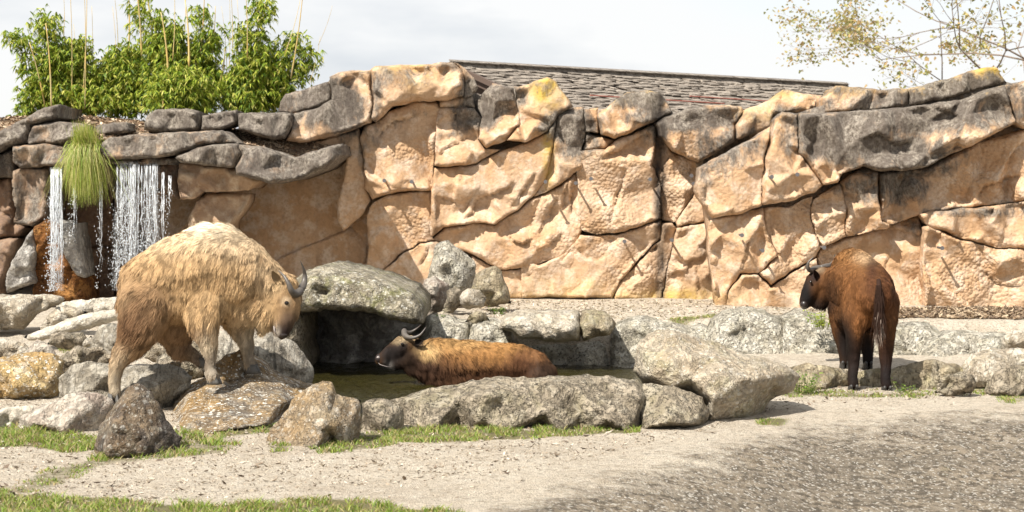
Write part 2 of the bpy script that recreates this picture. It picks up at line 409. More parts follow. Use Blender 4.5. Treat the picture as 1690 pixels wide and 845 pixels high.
SEED = [100]
def rock(name, px, d, T, mat, parent=None, s=None, back='mirror', R=None, facet=0.10, facets=0.9,
         nz_amp=0.03, tilt=(0, 0), shrink=0.0, Db=0.4, attrs_fn=None, smooth_it=1, jit=0.011, ledges=False,
         peaks=(), pebble=0.0, fn=None, dd=0.0, fstep=None, cf=0.15, cracks=0.0, rays=False):
    """solid stone whose outline, seen from the front, is the polygon px (photograph pixels at distance d).
       T depth of the bulge towards the viewer, R width of the rounded rim, tilt = lean (metres per metre in x, z)"""
    SEED[0] += 1
    seed = SEED[0]
    rg = np.random.default_rng(seed)
    poly = np.array([((x - CX) * d / F, CAMH - (y - HY) * d / F) for x, y in px])
    if area2(poly) < 0: poly = poly[::-1]
    poly = chaikin(poly, smooth_it, cf)
    if s is None: s = 0.026 * d / 13
    B = resample(poly, s)
    # ragged outline
    tan = np.roll(B, -1, 0) - np.roll(B, 1, 0)
    nrm = np.stack([tan[:, 1], -tan[:, 0]], 1); nrm /= np.linalg.norm(nrm, axis=1)[:, None] + 1e-9
    q3 = np.stack([B[:, 0], np.full(len(B), d), B[:, 1]], 1)
    if parent is not None and back == 'side':      # neighbours share their border line
        B = B + np.stack([fbm(q3 * np.array([7, 0, 7.0]), 901, 4), fbm(q3 * np.array([7, 0, 7.0]), 902, 4)], 1) * .022 - nrm * shrink
    else:
        off = fbm(q3 * 9, seed, 4, .65) * jit * 2.6 + fbm(q3 * 3, seed + 5, 2) * jit * 2.5
        B = B + nrm * (off - shrink)[:, None]
    lo, hi = B.min(0), B.max(0)
    gx = np.arange(lo[0], hi[0], s); gz = np.arange(lo[1], hi[1], s * 0.87)
    G = np.array([(x + (0.5 * s if j % 2 else 0), z) for j, z in enumerate(gz) for x in gx])
    G = G[inside(G, B)]
    nB = len(B); a, b = B, np.roll(B, -1, 0)
    if len(G):
        G = G + rg.uniform(-0.22, 0.22, G.shape) * s
        e = seg_dist(G, a, b)
        G = G[e > 0.6 * s]
    pts = np.concatenate([B, G]) if len(G) else B
    r = delaunay_2d_cdt([Vector(p) for p in pts.tolist()], [(i, (i + 1) % nB) for i in range(nB)], [], 1, 1e-7)
    V = np.array([(v.x, v.y) for v in r[0]])
    tri = np.array([f for f in r[2] if len(f) == 3])
    # orient counter clockwise in xz -> normal to the viewer (-y)
    A = V[tri[:, 0]]; Bq = V[tri[:, 1]]; Cq = V[tri[:, 2]]
    cr = (Bq[:, 0] - A[:, 0]) * (Cq[:, 1] - A[:, 1]) - (Bq[:, 1] - A[:, 1]) * (Cq[:, 0] - A[:, 0])
    tri[cr < 0] = tri[cr < 0][:, ::-1]
    cnt = {}
    for f in tri.tolist():
        for i in range(3):
            cnt[(f[i], f[(i + 1) % 3])] = 1
    bnd = {i: j for (i, j) in cnt if (j, i) not in cnt}
    e = seg_dist(V, a, b)
    isb = np.zeros(len(V), bool); isb[list(bnd.keys())] = True
    e[isb] = 0
    inr = e.max()
    Rr = min(R if R else inr, inr)
    def infl(e): 
        u = np.clip(e / Rr, 0, 1)
        return np.sqrt(np.clip(1 - (1 - u) ** 2, 0, 1))
    h = T * infl(e)
    p3 = np.stack([V[:, 0], np.full(len(V), d), V[:, 1]], 1)
    # flat facets
    st = fstep or max(0.15, inr * 0.62)
    cb = resample(poly, st * 0.9)
    n_in = max(3, int(abs(area2(B)) / (st * st) * 0.9))
    ci = rg.uniform(lo, hi, (n_in * 4, 2)); ci = ci[inside(ci, B)][:n_in]
    if back == 'mirror':
        pk = np.array([((x - CX) * d / F, CAMH - (y - HY) * d / F) for x, y, _ in peaks]) if len(peaks) else np.zeros((0, 2))
        ctrl = np.concatenate([cb, ci, pk]) if len(ci) else np.concatenate([cb, pk])
        val = np.concatenate([np.zeros(len(cb)), T * infl(seg_dist(ci, a, b)) * rg.uniform(0.5, 1.25, len(ci)) if len(ci) else [],
                              np.array([k[2] for k in peaks])])
        if len(peaks):
            keep = np.ones(len(ctrl), bool)
            for j in range(len(cb), len(cb) + len(ci)):
                if min(np.linalg.norm(pk - ctrl[j], axis=1)) < st * 0.8: keep[j] = False
            ctrl = ctrl[keep]; val = val[keep]
        ff = facet_field(V, ctrl.tolist(), val)
        h = h * (1 - facets) + np.maximum(ff, 0) * facets
        h[isb] = 0
        edge = np.clip(e / (0.35 * inr + 1e-6), 0, 1)
    else:
        box = np.array([lo - .1, [hi[0] + .1, lo[1] - .1], hi + .1, [lo[0] - .1, hi[1] + .1]])
        ctrl = np.concatenate([box, cb, ci])
        val = rg.uniform(-1, 1, len(ctrl)) * facet
        h = h + facet_field(V, ctrl.tolist(), val) * np.clip(e / Rr, 0.25, 1)
        edge = np.clip(e / Rr, 0.15, 1)
    c0 = (lo + hi) / 2
    lean = tilt[0] * (V[:, 0] - c0[0]) + tilt[1] * (V[:, 1] - c0[1]) + dd
    nzv = fbm(p3 * 2.2, seed, 3) * nz_amp * 1.6 + fbm(p3 * 8, seed + 9, 4, 0.62) * nz_amp
    if cracks:
        cs = .24; wq = p3 + np.stack([fbm(p3 * 3, seed + 3, 2), p3[:, 0] * 0, fbm(p3 * 3, seed + 4, 2)], 1) * .10
        f1_, f2_ = worley(wq * np.array([1.0, 1.0, 1.5]) / cs, seed)
        cm = sstep(-.05, .2, fbm(p3 * 1.7, seed + 6, 2))
        nzv -= cracks * .8 * np.exp(-((f2_ - f1_) / .075) ** 2) * cm
        nzv += cracks * .9 * (f1_ - .4) * cm
        nzv += cracks * .8 * np.abs(fbm(p3 * 13, seed + 8, 4, .6)) - cracks * .5 * np.clip(.12 - np.abs(fbm(p3 * 7, seed + 12, 4, .6)), 0, 1) * 6
    rd = np.abs(fbm(p3 * 4.5, seed + 31, 3)); nzv -= np.clip(0.10 - rd, 0, 1) * nz_amp * 6
    at = {}
    if attrs_fn:
        at = attrs_fn(V, e, lo, hi, p3)
    if pebble and 'rough' in at:
        f1, _ = worley(p3 * 17, 5)
        nzv += at['rough'] * (0.42 - f1) * 0.05 * pebble
    h = h + nzv * edge
    if ledges: h = h + apply_ledges(V) * np.clip(e / 0.05, 0, 1)
    if fn: h = h + fn(V, e)
    yf = d - h - lean
    front = np.stack([V[:, 0], yf, V[:, 1]], 1)
    if rays:      # deep stones: every surface point is laid out by its own pixel and distance
        front = np.stack([V[:, 0] * yf / d, yf, CAMH + (V[:, 1] - CAMH) * yf / d], 1)
    n = len(V)
    faces = tri.tolist()
    verts = [front]
    src = [np.arange(n)]
    if back == 'mirror':
        inner = np.where(~isb)[0]
        mp = np.arange(n); mp[inner] = n + np.arange(len(inner))
        yb = d + (T * infl(e) * 0.9 + fbm(p3 * 3 + 50, seed, 3) * nz_amp * 2 * edge) - lean
        verts.append(np.stack([V[inner, 0], yb[inner], V[inner, 1]], 1)); src.append(inner)
        faces += [[int(mp[f[0]]), int(mp[f[2]]), int(mp[f[1]])] for f in tri.tolist()]
    else:
        # sides running back to depth Db, slightly drawn in, then a back cap
        loop = [next(iter(bnd))]
        while True:
            nx = bnd[loop[-1]]
            if nx == loop[0] or len(loop) > len(bnd): break
            loop.append(nx)
        L = len(loop); prev = list(loop); base = n
        pl = V[loop]
        tn = np.roll(pl, -1, 0) - np.roll(pl, 1, 0)
        on = np.stack([tn[:, 1], -tn[:, 0]], 1); on /= np.linalg.norm(on, axis=1)[:, None] + 1e-9
        steps = [0.04, 0.3, 1.0] if Db < 0.7 else [0.03, 0.1, 0.25, 0.5, 1.0]
        for k, tt in enumerate(steps):
            q = pl - on * (0.003 + 0.02 * tt) + on * (fbm(np.stack([pl[:, 0], np.full(L, d + Db * tt), pl[:, 1]], 1) * 4, seed, 2) * 0.02)[:, None]
            ring = np.stack([q[:, 0], yf[loop] * (1 - tt) + (d + Db) * tt + (0 if tt < 1 else 0), q[:, 1]], 1)
            verts.append(ring); src.append(np.array(loop))
            cur = [base + i for i in range(L)]
            for i in range(L):
                j = (i + 1) % L
                faces.append([prev[j], prev[i], cur[i], cur[j]])
            prev = cur; base += L
        faces.append(prev[::-1])
    verts = np.concatenate(verts); src = np.concatenate(src)
    at = {k: v[src] for k, v in at.items()}
    org = None
    if parent is None:
        org = (float((lo[0] + hi[0]) / 2), float(d), float(lo[1]))
    return mesh_obj(name, verts, faces, mat, parent, True, at, org)

# ------------------------------------------------------------------ ground
POOL = np.array([(-1.50, 12.75), (-1.62, 13.6), (-1.75, 15.0), (-2.3, 18.0), (-0.9, 18.2), (-0.55, 16.9), (0.4, 16.95), (1.45, 16.8), (1.35, 14.6), (1.15, 13.2), (0.9, 12.7), (-0.9, 12.5)])
WATER_Z = -0.05
# edge of the bank that falls away towards the lower right of the picture
ln = [(-2.0, 8.6), (0.0, 9.55), (1.0, 11.0), (1.95, 12.6), (3.8, 13.4), (6, 13.6)]
def poly_sd(p, poly):
    a = poly; b = np.roll(poly, -1, 0)
    d = seg_dist(p, a, b)
    return np.where(inside(p, poly), -d, d)
def ground_z(x, y):
    x = np.asarray(x, float); y = np.asarray(y, float)
    p = np.stack([x.ravel(), y.ravel()], 1)
    sd_ = poly_sd(p, POOL).reshape(x.shape)
    q = np.stack([x.ravel(), y.ravel(), np.zeros(x.size)], 1)
    z = fbm(q * 0.7, 3, 3).reshape(x.shape) * 0.035 + fbm(q * 4, 5, 3).reshape(x.shape) * 0.007
    # terrace behind the pool
    z = z + 0.33 * sstep(16.75, 17.25, y) * sstep(-1.2, -0.6, x)
    left = 0.30 * sstep(13.2, 18.0, y) * (1 - sstep(-1.3, -0.7, x))
    z = z + left
    z = z + 0.09 * sstep(14.5, 15.0, y) * sstep(1.3, 2.0, x) * (1 - sstep(16.2, 16.8, y))
    # the foreground swells up a little on the right and drops towards the camera
    fall = np.interp(x, [a for a, _ in ln], [b for _, b in ln]) - y - .2
    z = z - .15 * .5 * (fall + np.sqrt(fall * fall + .12)) * sstep(-1.0, 1.2, x) * sstep(-3, 7, y)
    z = z + 0.015
    z = np.where(sd_ < 0.12, z * sstep(0.0, 0.12, sd_) - 0.5 * sstep(0.06, -0.25, sd_) - 0.05 * sstep(0.12, 0.0, sd_), z)
    return z
def ray_ground(px, py):
    """where the line of sight through a photograph pixel meets the ground"""
    d = 1.65 * F / max(py - HY, 20)
    for _ in range(12):
        x = (px - CX) * d / F
        z = float(ground_z(np.array([x]), np.array([d]))[0])
        d = 0.5 * d + 0.5 * (CAMH - z) * F / (py - HY)
    return x, d, z

def g_poly(px):
    return np.array([ray_ground(x, y)[:2] for x, y in px])
GRASS = [  # outline in photograph pixels, density, blade height
 ([(-20,812),(60,820),(150,823),(230,832),(330,838),(420,832),(480,828),(560,824),(640,838),(760,850),(760,880),(-20,880)], 1.0, .055),
 ([(-20,690),(20,706),(60,716),(150,722),(158,740),(120,748),(60,736),(-20,738)], 0.95, .07),
 ([(10,815),(60,785),(150,758),(168,764),(110,792),(50,812)], 0.6, .035),
 ([(155,748),(270,728),(300,712),(350,722),(385,735),(370,748),(250,757),(165,768)], 0.6, .06),
 ([(350,712),(410,703),(450,700),(455,711),(400,717),(355,722)], 0.9, .05),
 ([(450,722),(475,722),(470,745),(455,745)], 0.8, .06),
 ([(520,732),(600,716),(650,712),(650,735),(600,741),(530,748)], 0.7, .05),
 ([(640,712),(700,706),(760,706),(850,711),(940,708),(1000,700),(1052,700),(1048,714),(960,717),(880,724),(740,730),(650,728)], 0.8, .06),
 ([(1250,690),(1298,694),(1290,706),(1258,702)], 0.8, .04),
 ([(1290,645),(1400,648),(1520,650),(1510,657),(1300,655)], 0.6, .05),
 ([(1440,645),(1520,640),(1600,640),(1640,645),(1640,652),(1500,652)], 0.35, .04),
 ([(1600,648),(1640,636),(1690,640),(1700,660),(1660,668),(1650,655)], 0.5, .05),
 ([(1100,527),(1180,518),(1185,523),(1120,531)], 0.8, .03),
 ([(1540,790),(1570,780),(1575,800),(1550,806)], 0.3, .025),
 ([(1630,815),(1655,808),(1650,845),(1625,845)], 0.3, .03),
 ([(560,690),(600,712),(600,730),(560,735)], 0.5, .05),
 ([(100,560),(130,572),(140,600),(110,590)], 0.5, .05),
 ([(120,590),(165,600),(150,612),(118,612)], 0.6, .05),
]
GP = [(g_poly(p), dn, hh) for p, dn, hh in GRASS]

ys = np.concatenate([np.arange(-6, 8, .5), np.arange(8, 18.5, .032), np.arange(18.5, 26, .25), np.arange(26, 60, 3), np.arange(60, 900, 60)])
xs = np.concatenate([np.arange(-700, -60, 60), np.arange(-60, -8, 4), np.arange(-8, -5.2, .3), np.arange(-5.2, 5.3, .034), np.arange(5.3, 8, .3), np.arange(8, 60, 4), np.arange(60, 701, 60)])
X, Y = np.meshgrid(xs, ys)
Z = ground_z(X, Y)
nx_, ny_ = len(xs), len(ys)
gv = np.stack([X.ravel(), Y.ravel(), Z.ravel()], 1)
idx = np.arange(nx_ * ny_).reshape(ny_, nx_)
gf = np.stack([idx[:-1, :-1].ravel(), idx[:-1, 1:].ravel(), idx[1:, 1:].ravel(), idx[1:, :-1].ravel()], 1)
gp2 = gv[:, :2]
near = (gp2[:, 1] > 7.5) & (gp2[:, 1] < 19) & (abs(gp2[:, 0]) < 5.5)
grs = np.zeros(len(gv)); drk = np.zeros(len(gv))
for poly, dn, hh in GP:
    grs[near] = np.maximum(grs[near], dn * sstep(0.10, -0.06, poly_sd(gp2[near], poly)))
q_ = gv * 1.0
wob = fbm(q_ * 1.3, 21, 4) * 0.5
# coarse dark weathered gravel: in front of a line that runs from lower centre to the right edge
lx = np.interp(gv[:, 0], [a for a, _ in ln], [b for _, b in ln])
drk = sstep(-0.5, 1.2, lx - gv[:, 1] + wob) * sstep(-0.6, 0.4, gv[:, 0] + wob)
lump = fbm(gv * np.array([9, 9, 0.0]), 41, 4, .65)
gv[:, 2] += np.where(near, drk * (lump * .018 + .05) + (fbm(gv * np.array([5, 7, 0.0]), 42, 4, .6)) * .012, 0)
dirt = sstep(18.5, 17.6, gv[:, 1]) * 0
m, t, b = new_mat('gravel_ground')
pos = geo(t).outputs['Position']
n1 = noise(t, pos, 1.4, 5, 0.65, 0.5); n2 = noise(t, pos, 9, 6, 0.7); n3 = noise(t, pos, 60, 4, 0.75)
vo = N(t, 'ShaderNodeTexVoronoi'); vo.inputs['Scale'].default_value = 75
t.links.new(pos, vo.inputs['Vector'])
sepc = N(t, 'ShaderNodeSeparateColor'); t.links.new(vo.outputs['Color'], sepc.inputs[0])
c = mix(t, ramp(t, n1, [(0.35, 0.0), (0.65, 1.0)]), (0.66, 0.575, 0.455), (0.53, 0.445, 0.34))
c = mix(t, ramp(t, n2, [(0.42, 0.0), (0.68, 0.8)]), c, (0.70, 0.63, 0.52))
c = mix(t, ramp(t, sepc.outputs[0], [(0.55, 0.0), (1.0, 0.55)]), c, (0.26, 0.20, 0.15))
dk = mix(t, ramp(t, noise(t, pos, 17, 5, 0.62), [(0.43, 0.0), (0.54, 1.0)]), (0.10, 0.078, 0.055), (0.32, 0.262, 0.19))
dk = mix(t, ramp(t, noise(t, pos, 3, 4, 0.6), [(0.38, 0.5), (0.6, 0.0)]), dk, (0.11, 0.095, 0.075))
dk = mix(t, ramp(t, sepc.outputs[1], [(0.86, 0.0), (0.90, 0.8)]), dk, (0.60, 0.56, 0.49))
dfac = math_(t, 'ADD', attr(t, 'dark'), math_(t, 'MULTIPLY', math_(t, 'SUBTRACT', noise(t, pos, 6, 7, 0.7), 0.5), 2.2))
c = mix(t, ramp(t, dfac, [(0.30, 0.0), (0.85, 0.94)]), c, dk)
c = mix(t, math_(t, 'MULTIPLY', ramp(t, noise(t, pos, 16, 6, 0.66), [(0.36, 1.0), (0.43, 0.0)]), 0.55), c, (0.20, 0.155, 0.105))
gfac = math_(t, 'ADD', attr(t, 'grassy'), math_(t, 'MULTIPLY', math_(t, 'SUBTRACT', n2, 0.5), 1.1))
c = mix(t, ramp(t, gfac, [(0.3, 0.0), (0.7, 0.9)]), c, mix(t, n2, (0.20, 0.155, 0.07), (0.14, 0.15, 0.045)))
t.links.new(c, b.inputs['Base Color']); b.inputs['Roughness'].default_value = 0.95
b.inputs['Specular IOR Level'].default_value = 0.2
hb = math_(t, 'ADD', math_(t, 'MULTIPLY', math_(t, 'SUBTRACT', 0.6, vo.outputs['Distance']), 0.5), math_(t, 'MULTIPLY', noise(t, pos, 26, 9, 0.8), 1.2))
bump(t, b, hb, 1.0, 0.035)
M['ground'] = m
g = mesh_obj('ground', gv, gf, m, None, True, {'grassy': grs, 'dark': drk})
g['kind'] = 'structure'

# ------------------------------------------------------------------ pool water
m, t, b = new_mat('pond_water')
pos = geo(t).outputs['Position']
b.inputs['Base Color'].default_value = (0.055, 0.048, 0.014, 1)
b.inputs['Roughness'].default_value = 0.04
b.inputs['Transmission Weight'].default_value = 0.55
b.inputs['IOR'].default_value = 1.33
wn = math_(t, 'ADD', noise(t, stretch(t, pos, (1.0, 0.45, 1)), 14, 4, 0.6, 0.8), math_(t, 'MULTIPLY', noise(t, stretch(t, pos, (1, .5, 1)), 45, 3, 0.6), 0.5))
bump(t, b, wn, 1.0, 0.05)
M['water'] = m
lo_, hi_ = POOL.min(0) - .05, POOL.max(0) + .05
wx = np.arange(lo_[0], hi_[0], .022); wy = np.arange(lo_[1], hi_[1], .022)
WX, WY = np.meshgrid(wx, wy)
wq = np.stack([WX.ravel() * 6, WY.ravel() * 4, 0 * WX.ravel()], 1)
ring = np.sin(np.hypot(WX.ravel() + .85, (WY.ravel() - 15.0) * 1.1) * 42) * np.exp(-np.hypot(WX.ravel() + .85, WY.ravel() - 15.0) * 1.1)
wz = WATER_Z + fbm(wq + fbm(wq * .4, 3, 2)[:, None], 91, 3, .5) * .018 + ring * .007
wi = np.arange(WX.size).reshape(WX.shape)
wf = np.stack([wi[:-1, :-1].ravel(), wi[:-1, 1:].ravel(), wi[1:, 1:].ravel(), wi[1:, :-1].ravel()], 1)
cc_ = np.stack([WX.ravel(), WY.ravel()], 1)
okv = poly_sd(cc_, POOL) < .09
wf = wf[okv[wf].all(1)]
used = np.unique(wf); remap = np.full(WX.size, -1); remap[used] = np.arange(len(used))
wat = mesh_obj('pond_water', np.stack([WX.ravel(), WY.ravel(), wz], 1)[used], remap[wf], m, None, True)
wat['kind'] = 'structure'

# ------------------------------------------------------------------ the great rock wall
def Z2(p): return [(x / 2.347, 160 + y / 2.347) for x, y in p]
def Z3(p): return [(420 + x / 1.921, 80 + y / 1.921) for x, y in p]
def Z4(p): return [(880 + x / 1.921, 80 + y / 1.921) for x, y in p]
def Z5(p): return [(1130 + x / 1.761, 80 + y / 1.761) for x, y in p]
def ledge(px, d, amp, w):
    LEDGES.append((np.array([((x - CX) * d / F, CAMH - (y - HY) * d / F) for x, y in px]), amp, w))
D0 = 20.3
for pts, amp, w in [
    ([(650,545),(690,520),(700,480),(755,462),(800,445),(830,420)], .05, .25),
    ([(565,470),(600,475),(650,490),(680,480),(720,430)], .03, .2),
    ([(655,540),(668,520),(690,475)], -.03, .15),
    ([(815,500),(845,460),(870,420),(890,395)], .045, .12),
    ([(870,600),(880,560),(895,510),(915,470)], -.04, .12),
    ([(930,555),(940,510),(960,470)], .035, .1),
    ([(900,590),(920,540),(935,490)], .035, .1),
    ([(1000,530),(1005,470),(1015,430)], .03, .08),
    ([(975,520),(980,460),(1000,400)], .03, .1),
    ([(805,590),(820,610),(855,620),(880,600)], .05, .15),
    ([(890,640),(930,630),(960,600),(975,580)], .03, .15),
    ([(700,220),(715,280),(700,300)], .04, .12),
    ([(585,350),(600,320),(640,300),(660,305)], .03, .1),
    ([(415,420),(445,440),(480,420),(505,425)], .02, .15),
    ([(420,462),(470,455),(500,460),(550,452)], .07, .3),
    ([(380,290),(440,230),(480,225),(530,205)], .05, .2),
    ([(520,690),(545,650),(550,615)], .03, .1),
    ([(820,240),(840,200),(825,130)], -.05, .12),
    ([(585,190),(640,210),(650,290),(690,280)], .03, .12)]:
    ledge(Z3(pts), D0, amp, w)
for pts, amp, w in [
    ([(255,545),(265,480),(285,430),(295,380)], -.05, .14),
    ([(240,560),(250,500),(275,440)], .02, .08),
    ([(160,590),(200,597),(290,582),(370,552)], .06, .2),
    ([(270,740),(330,690),(345,655),(390,640),(400,600)], -.05, .2),
    ([(100,510),(95,460),(105,420)], .03, .08),
    ([(120,530),(118,460),(130,400)], .03, .08),
    ([(50,540),(55,500),(70,475)], .03, .08),
    ([(205,350),(280,320),(300,300),(380,262)], .04, .2),
    ([(415,735),(440,715),(480,700),(495,670),(530,665),(550,640)], .035, .15),
    ([(515,790),(520,730),(510,680)], .02, .1),
    ([(140,640),(160,660),(200,675),(240,650)], -.03, .12),
    ([(470,520),(500,480),(500,430)], .03, .1)]:
    ledge(Z4(pts), D0, amp, w)
D1 = 19.1
for pts, amp, w in [
    ([(262,452),(290,438),(350,430),(390,405)], .05, .12),
    ([(170,600),(175,570),(210,515)], .05, .15),
    ([(120,710),(140,670),(165,655),(215,655),(250,690),(310,652)], .05, .2),
    ([(160,655),(162,620),(180,590)], .03, .1),
    ([(230,520),(245,490),(240,465)], .03, .1),
    ([(845,440),(870,400),(920,385),(980,365)], .05, .2),
    ([(925,340),(950,300),(985,270)], .05, .2),
    ([(640,200),(680,160),(750,190),(800,215)], .04, .2),
    ([(480,270),(540,250),(600,280),(660,270)], .05, .2),
    ([(590,320),(640,300),(690,310)], -.06, .2),
    ([(700,210),(740,190),(780,160)], .04, .15),
    ([(720,520),(800,548),(905,575),(985,578)], .05, .14),
    ([(860,640),(900,680),(980,690)], .03, .2),
    ([(720,650),(760,700),(830,750),(880,780)], -.04, .2),
    ([(600,520),(640,530),(690,550)], .03, .12),
    ([(570,700),(580,640),(600,590)], .02, .15)]:
    ledge(Z5(pts), D1, amp, w)

# stains in photograph pixels: (px, py, radius x, radius y, strength)
GREY = [(540,170,60,40,1.0),(640,130,110,22,.55),(480,165,50,45,.8),(600,200,40,22,.35),(745,110,50,12,.6),(782,160,30,30,.9),(795,175,30,35,1.0),
 (835,160,35,25,.9),(900,145,50,14,.5),(940,210,45,30,1.0),(950,240,35,25,.7),(1060,165,55,16,.9),(1130,195,85,22,1.0),(1085,205,30,30,.8),(1230,195,25,20,.4),
 (1320,140,50,12,.7),(1440,150,130,10,.6),(1200,240,70,30,.75),(1165,285,30,35,.6),(1300,190,35,14,.8),(1390,225,90,45,1.0),(1520,185,150,35,1.0),(1620,150,90,30,.9),
 (1480,260,90,35,.95),(1430,310,55,25,.75),(1480,310,55,30,.75),(1580,150,90,25,.9),(1680,150,50,22,.7),(1610,350,90,9,.7),(1680,345,40,12,.6),(1500,370,40,25,.45),
 (1345,200,60,16,1.0),(620,160,12,55,.6),(575,185,28,50,.9),(600,215,10,30,.4),(600,240,14,50,.5),(670,205,30,9,.35),(705,225,9,60,.25),(740,220,30,8,.45),(765,190,20,26,.8),(1060,335,8,60,.0),
 (700,190,60,8,.3),(610,230,30,20,.5),(975,400,9,18,.5),(760,300,6,12,.5)]
OCHRE = [(905,150,25,25,1.0),(1640,122,28,14,1.6),(1560,145,70,18,.75),(1290,152,22,7,.7),(1030,160,22,10,.8),(1075,160,16,20,.7),(905,245,8,50,.9),(640,112,40,12,.35),
 (1120,495,50,16,.9),(1000,490,160,9,.35),(690,120,20,25,.35),(1400,150,40,8,.4),(1250,190,60,10,.3),(950,470,60,14,.2)]
ROUGH = [(680,245,45,20,1),(680,370,25,25,1),(560,330,10,40,.8),(900,340,60,40,.5),(920,400,50,15,.8),(1010,300,50,60,.9),(1000,370,50,22,1),(1060,460,50,35,1),(1120,300,30,70,1),
 (1000,400,40,20,.8),(1330,390,60,60,1.1),(1370,370,40,50,1),(1560,290,110,35,1.1),(1600,250,90,25,.8),(1640,320,60,20,.8),(1600,470,80,40,1.2),(1640,450,60,50,1.2),(1180,270,30,35,.6),
 (1350,420,40,60,1),(850,430,60,20,.4),(960,220,30,15,1),(1130,190,80,15,1),(1400,200,100,30,.6),(1240,330,60,20,.3),(1500,480,40,30,.3),(1160,400,40,30,.4)]
WET = [(1089,290,9,140,1.2),(1092,430,8,100,1.1),(975,360,5,50,.35),(718,390,6,40,.5),(548,160,14,60,.3),(578,160,10,40,.4)]
def field(V, d, blobs, base=0.0):
    px = CX + V[:, 0] * F / d; py = HY - (V[:, 1] - CAMH) * F / d
    o = np.full(len(V), base, float)
    for x, y, rx, ry, s in blobs:
        r2 = ((px - x) / rx) ** 2 + ((py - y) / ry) ** 2
        o = np.maximum(o, s * np.exp(-0.5 * r2 ** 1.5))
    return o
def wall_attrs(d, g0=0.0, grey_all=0.0):
    def f(V, e, lo, hi, p3):
        py = HY - (V[:, 1] - CAMH) * F / d
        return {'grey': field(V, d, GREY, grey_all) * 0.76 + g0, 'ochre': field(V, d, OCHRE),
                'rough': np.clip(field(V, d, ROUGH, 0.05), 0, 1), 'wet': field(V, d, WET)}
    return f

def wall_thing(name, label, loc):
    return empty(name, loc, label, 'rock wall')
W1 = wall_thing('rock_wall', 'tall tan artificial rock wall of fitted blocks in the centre, behind the wading animal', (0, 20.3, 0.3))
W2 = wall_thing('rock_wall', 'tan rock wall with heavy dark grey top blocks on the right, behind the standing brown animal', (4.0, 19.1, 0.3))
W0 = empty('waterfall_cliff', (-4.4, 19.6, 0.2), 'grey layered cliff with a cave mouth that the waterfalls run over, on the left', 'cliff')

def wb(parent, px, d, T=0.10, tilt=(0, 0), R=0.07, Db=0.45, mat='wall', facet=0.035, nz=0.012, peb=1.0, name='rock_block', ga=0.0, dd=0.0, fn=None, s=0.03, jit=0.006, shrink=-0.002, fstep=None):
    if parent is W1: d = 20.3 + (d - 20.3) * (0.22 if d < 20.5 else 1.0); tilt = (tilt[0], tilt[1] * .7)
    if parent is W2: d = 19.1 + (d - 19.1) * 0.6
    tilt = (tilt[0] * .7, tilt[1] * .55)
    if T < .17: T *= .22; R *= .2
    else: T *= .5; R *= .26
    facet *= 1.9; nz *= .35; s *= .76; peb *= .25; d += random.uniform(-.03, .03)
    return rock(name, px, d, T, M[mat], parent, smooth_it=0, s=s, back='side', R=R, facet=facet, nz_amp=nz, tilt=tilt, shrink=shrink, Db=Db,
                attrs_fn=wall_attrs(d, ga), ledges=True, pebble=peb, jit=jit, dd=dd, fn=fn, fstep=fstep)
# --- centre: (outline, depth, bulge, tilt, rim)
C = W1
wb(C, Z3([(75,200),(82,170),(100,143),(160,128),(235,105),(243,140),(240,165),(205,185),(120,208)]), 20.0, .16, (0, -.3), .12)
wb(C, Z3([(118,207),(205,186),(245,160),(238,90),(262,76),(300,70),(370,68),(371,130),(380,178),(367,235),(330,252),(260,275),(150,300),(103,293),(118,250)]), 19.75, .22, (.1, -.45), .15, Db=.8, facet=.06)
wb(C, Z3([(372,132),(366,70),(385,55),(455,52),(520,52),(628,42),(650,60),(662,80),(664,150),(612,165),(560,168),(515,165),(440,185),(385,232),(368,220),(380,178)]), 19.6, .22, (0, -.38), .15, Db=.8, facet=.07)
wb(C, Z3([(632,43),(668,64),(712,125),(690,150),(666,158),(664,90),(650,60)]), 19.95, .12, (-.25, 0), .1)
wb(C, Z3([(588,168),(660,153),(690,150),(700,185),(640,186),(590,188)]), 20.1, .06, (0,0), .05)
wb(C, Z3([(335,280),(350,250),(385,235),(430,200),(515,168),(580,172),(588,188),(574,300),(562,440),(556,452),(470,450),(420,462),(372,478),(352,440),(347,350)]), 20.2, .16, (-.05, .02), .12, facet=.06)
wb(C, Z3([(195,300),(262,275),(330,255),(338,300),(347,360),(352,440),(365,482),(342,528),(283,578),(266,545),(262,480),(283,420),(290,350),(282,320)]), 20.45, .08, (-.25, .05), .06, facet=.02)
wb(C, [(255,318),(330,300),(392,318),(470,296),(520,232),(566,262),(571,300),(557,370),(564,378),(516,402),(462,427),(380,470),(260,480)], 20.95, .06, (-.12, -.12), .06, facet=.085, fstep=.55, mat='wall', Db=.5)
wb(C, Z3([(70,672),(85,662),(180,620),(283,578),(345,530),(358,548),(362,640),(352,720),(285,730),(70,735)]), 20.75, .08, (-.1, .06), .06, facet=.03)
wb(C, Z3([(355,530),(378,488),(420,466),(470,455),(560,456),(560,560),(568,608),(525,614),(455,655),(425,688),(385,712),(355,715),(362,625)]), 20.45, .10, (0, .05), .07, facet=.04)
wb(C, Z3([(382,716),(428,692),(458,660),(528,618),(575,613),(620,640),(690,700),(690,760),(530,790),(385,790)]), 20.35, .08, (0, .1), .06, facet=.03)
wb(C, Z3([(580,192),(632,186),(698,190),(718,220),(706,288),(735,320),(778,322),(702,364),(590,378),(572,372),(574,300)]), 20.1, .14, (0, -.15), .10, facet=.05)
wb(C, Z3([(708,165),(752,108),(822,125),(835,200),(842,242),(800,290),(737,316),(708,285),(722,216),(712,192)]), 19.95, .14, (0, -.3), .10, facet=.06)
wb(C, Z3([(826,128),(880,108),(928,90),(955,105),(1010,183),(960,212),(930,262),(858,298),(802,291),(844,242),(836,195)]), 19.8, .16, (-.1, -.42), .12, facet=.05, Db=.7)
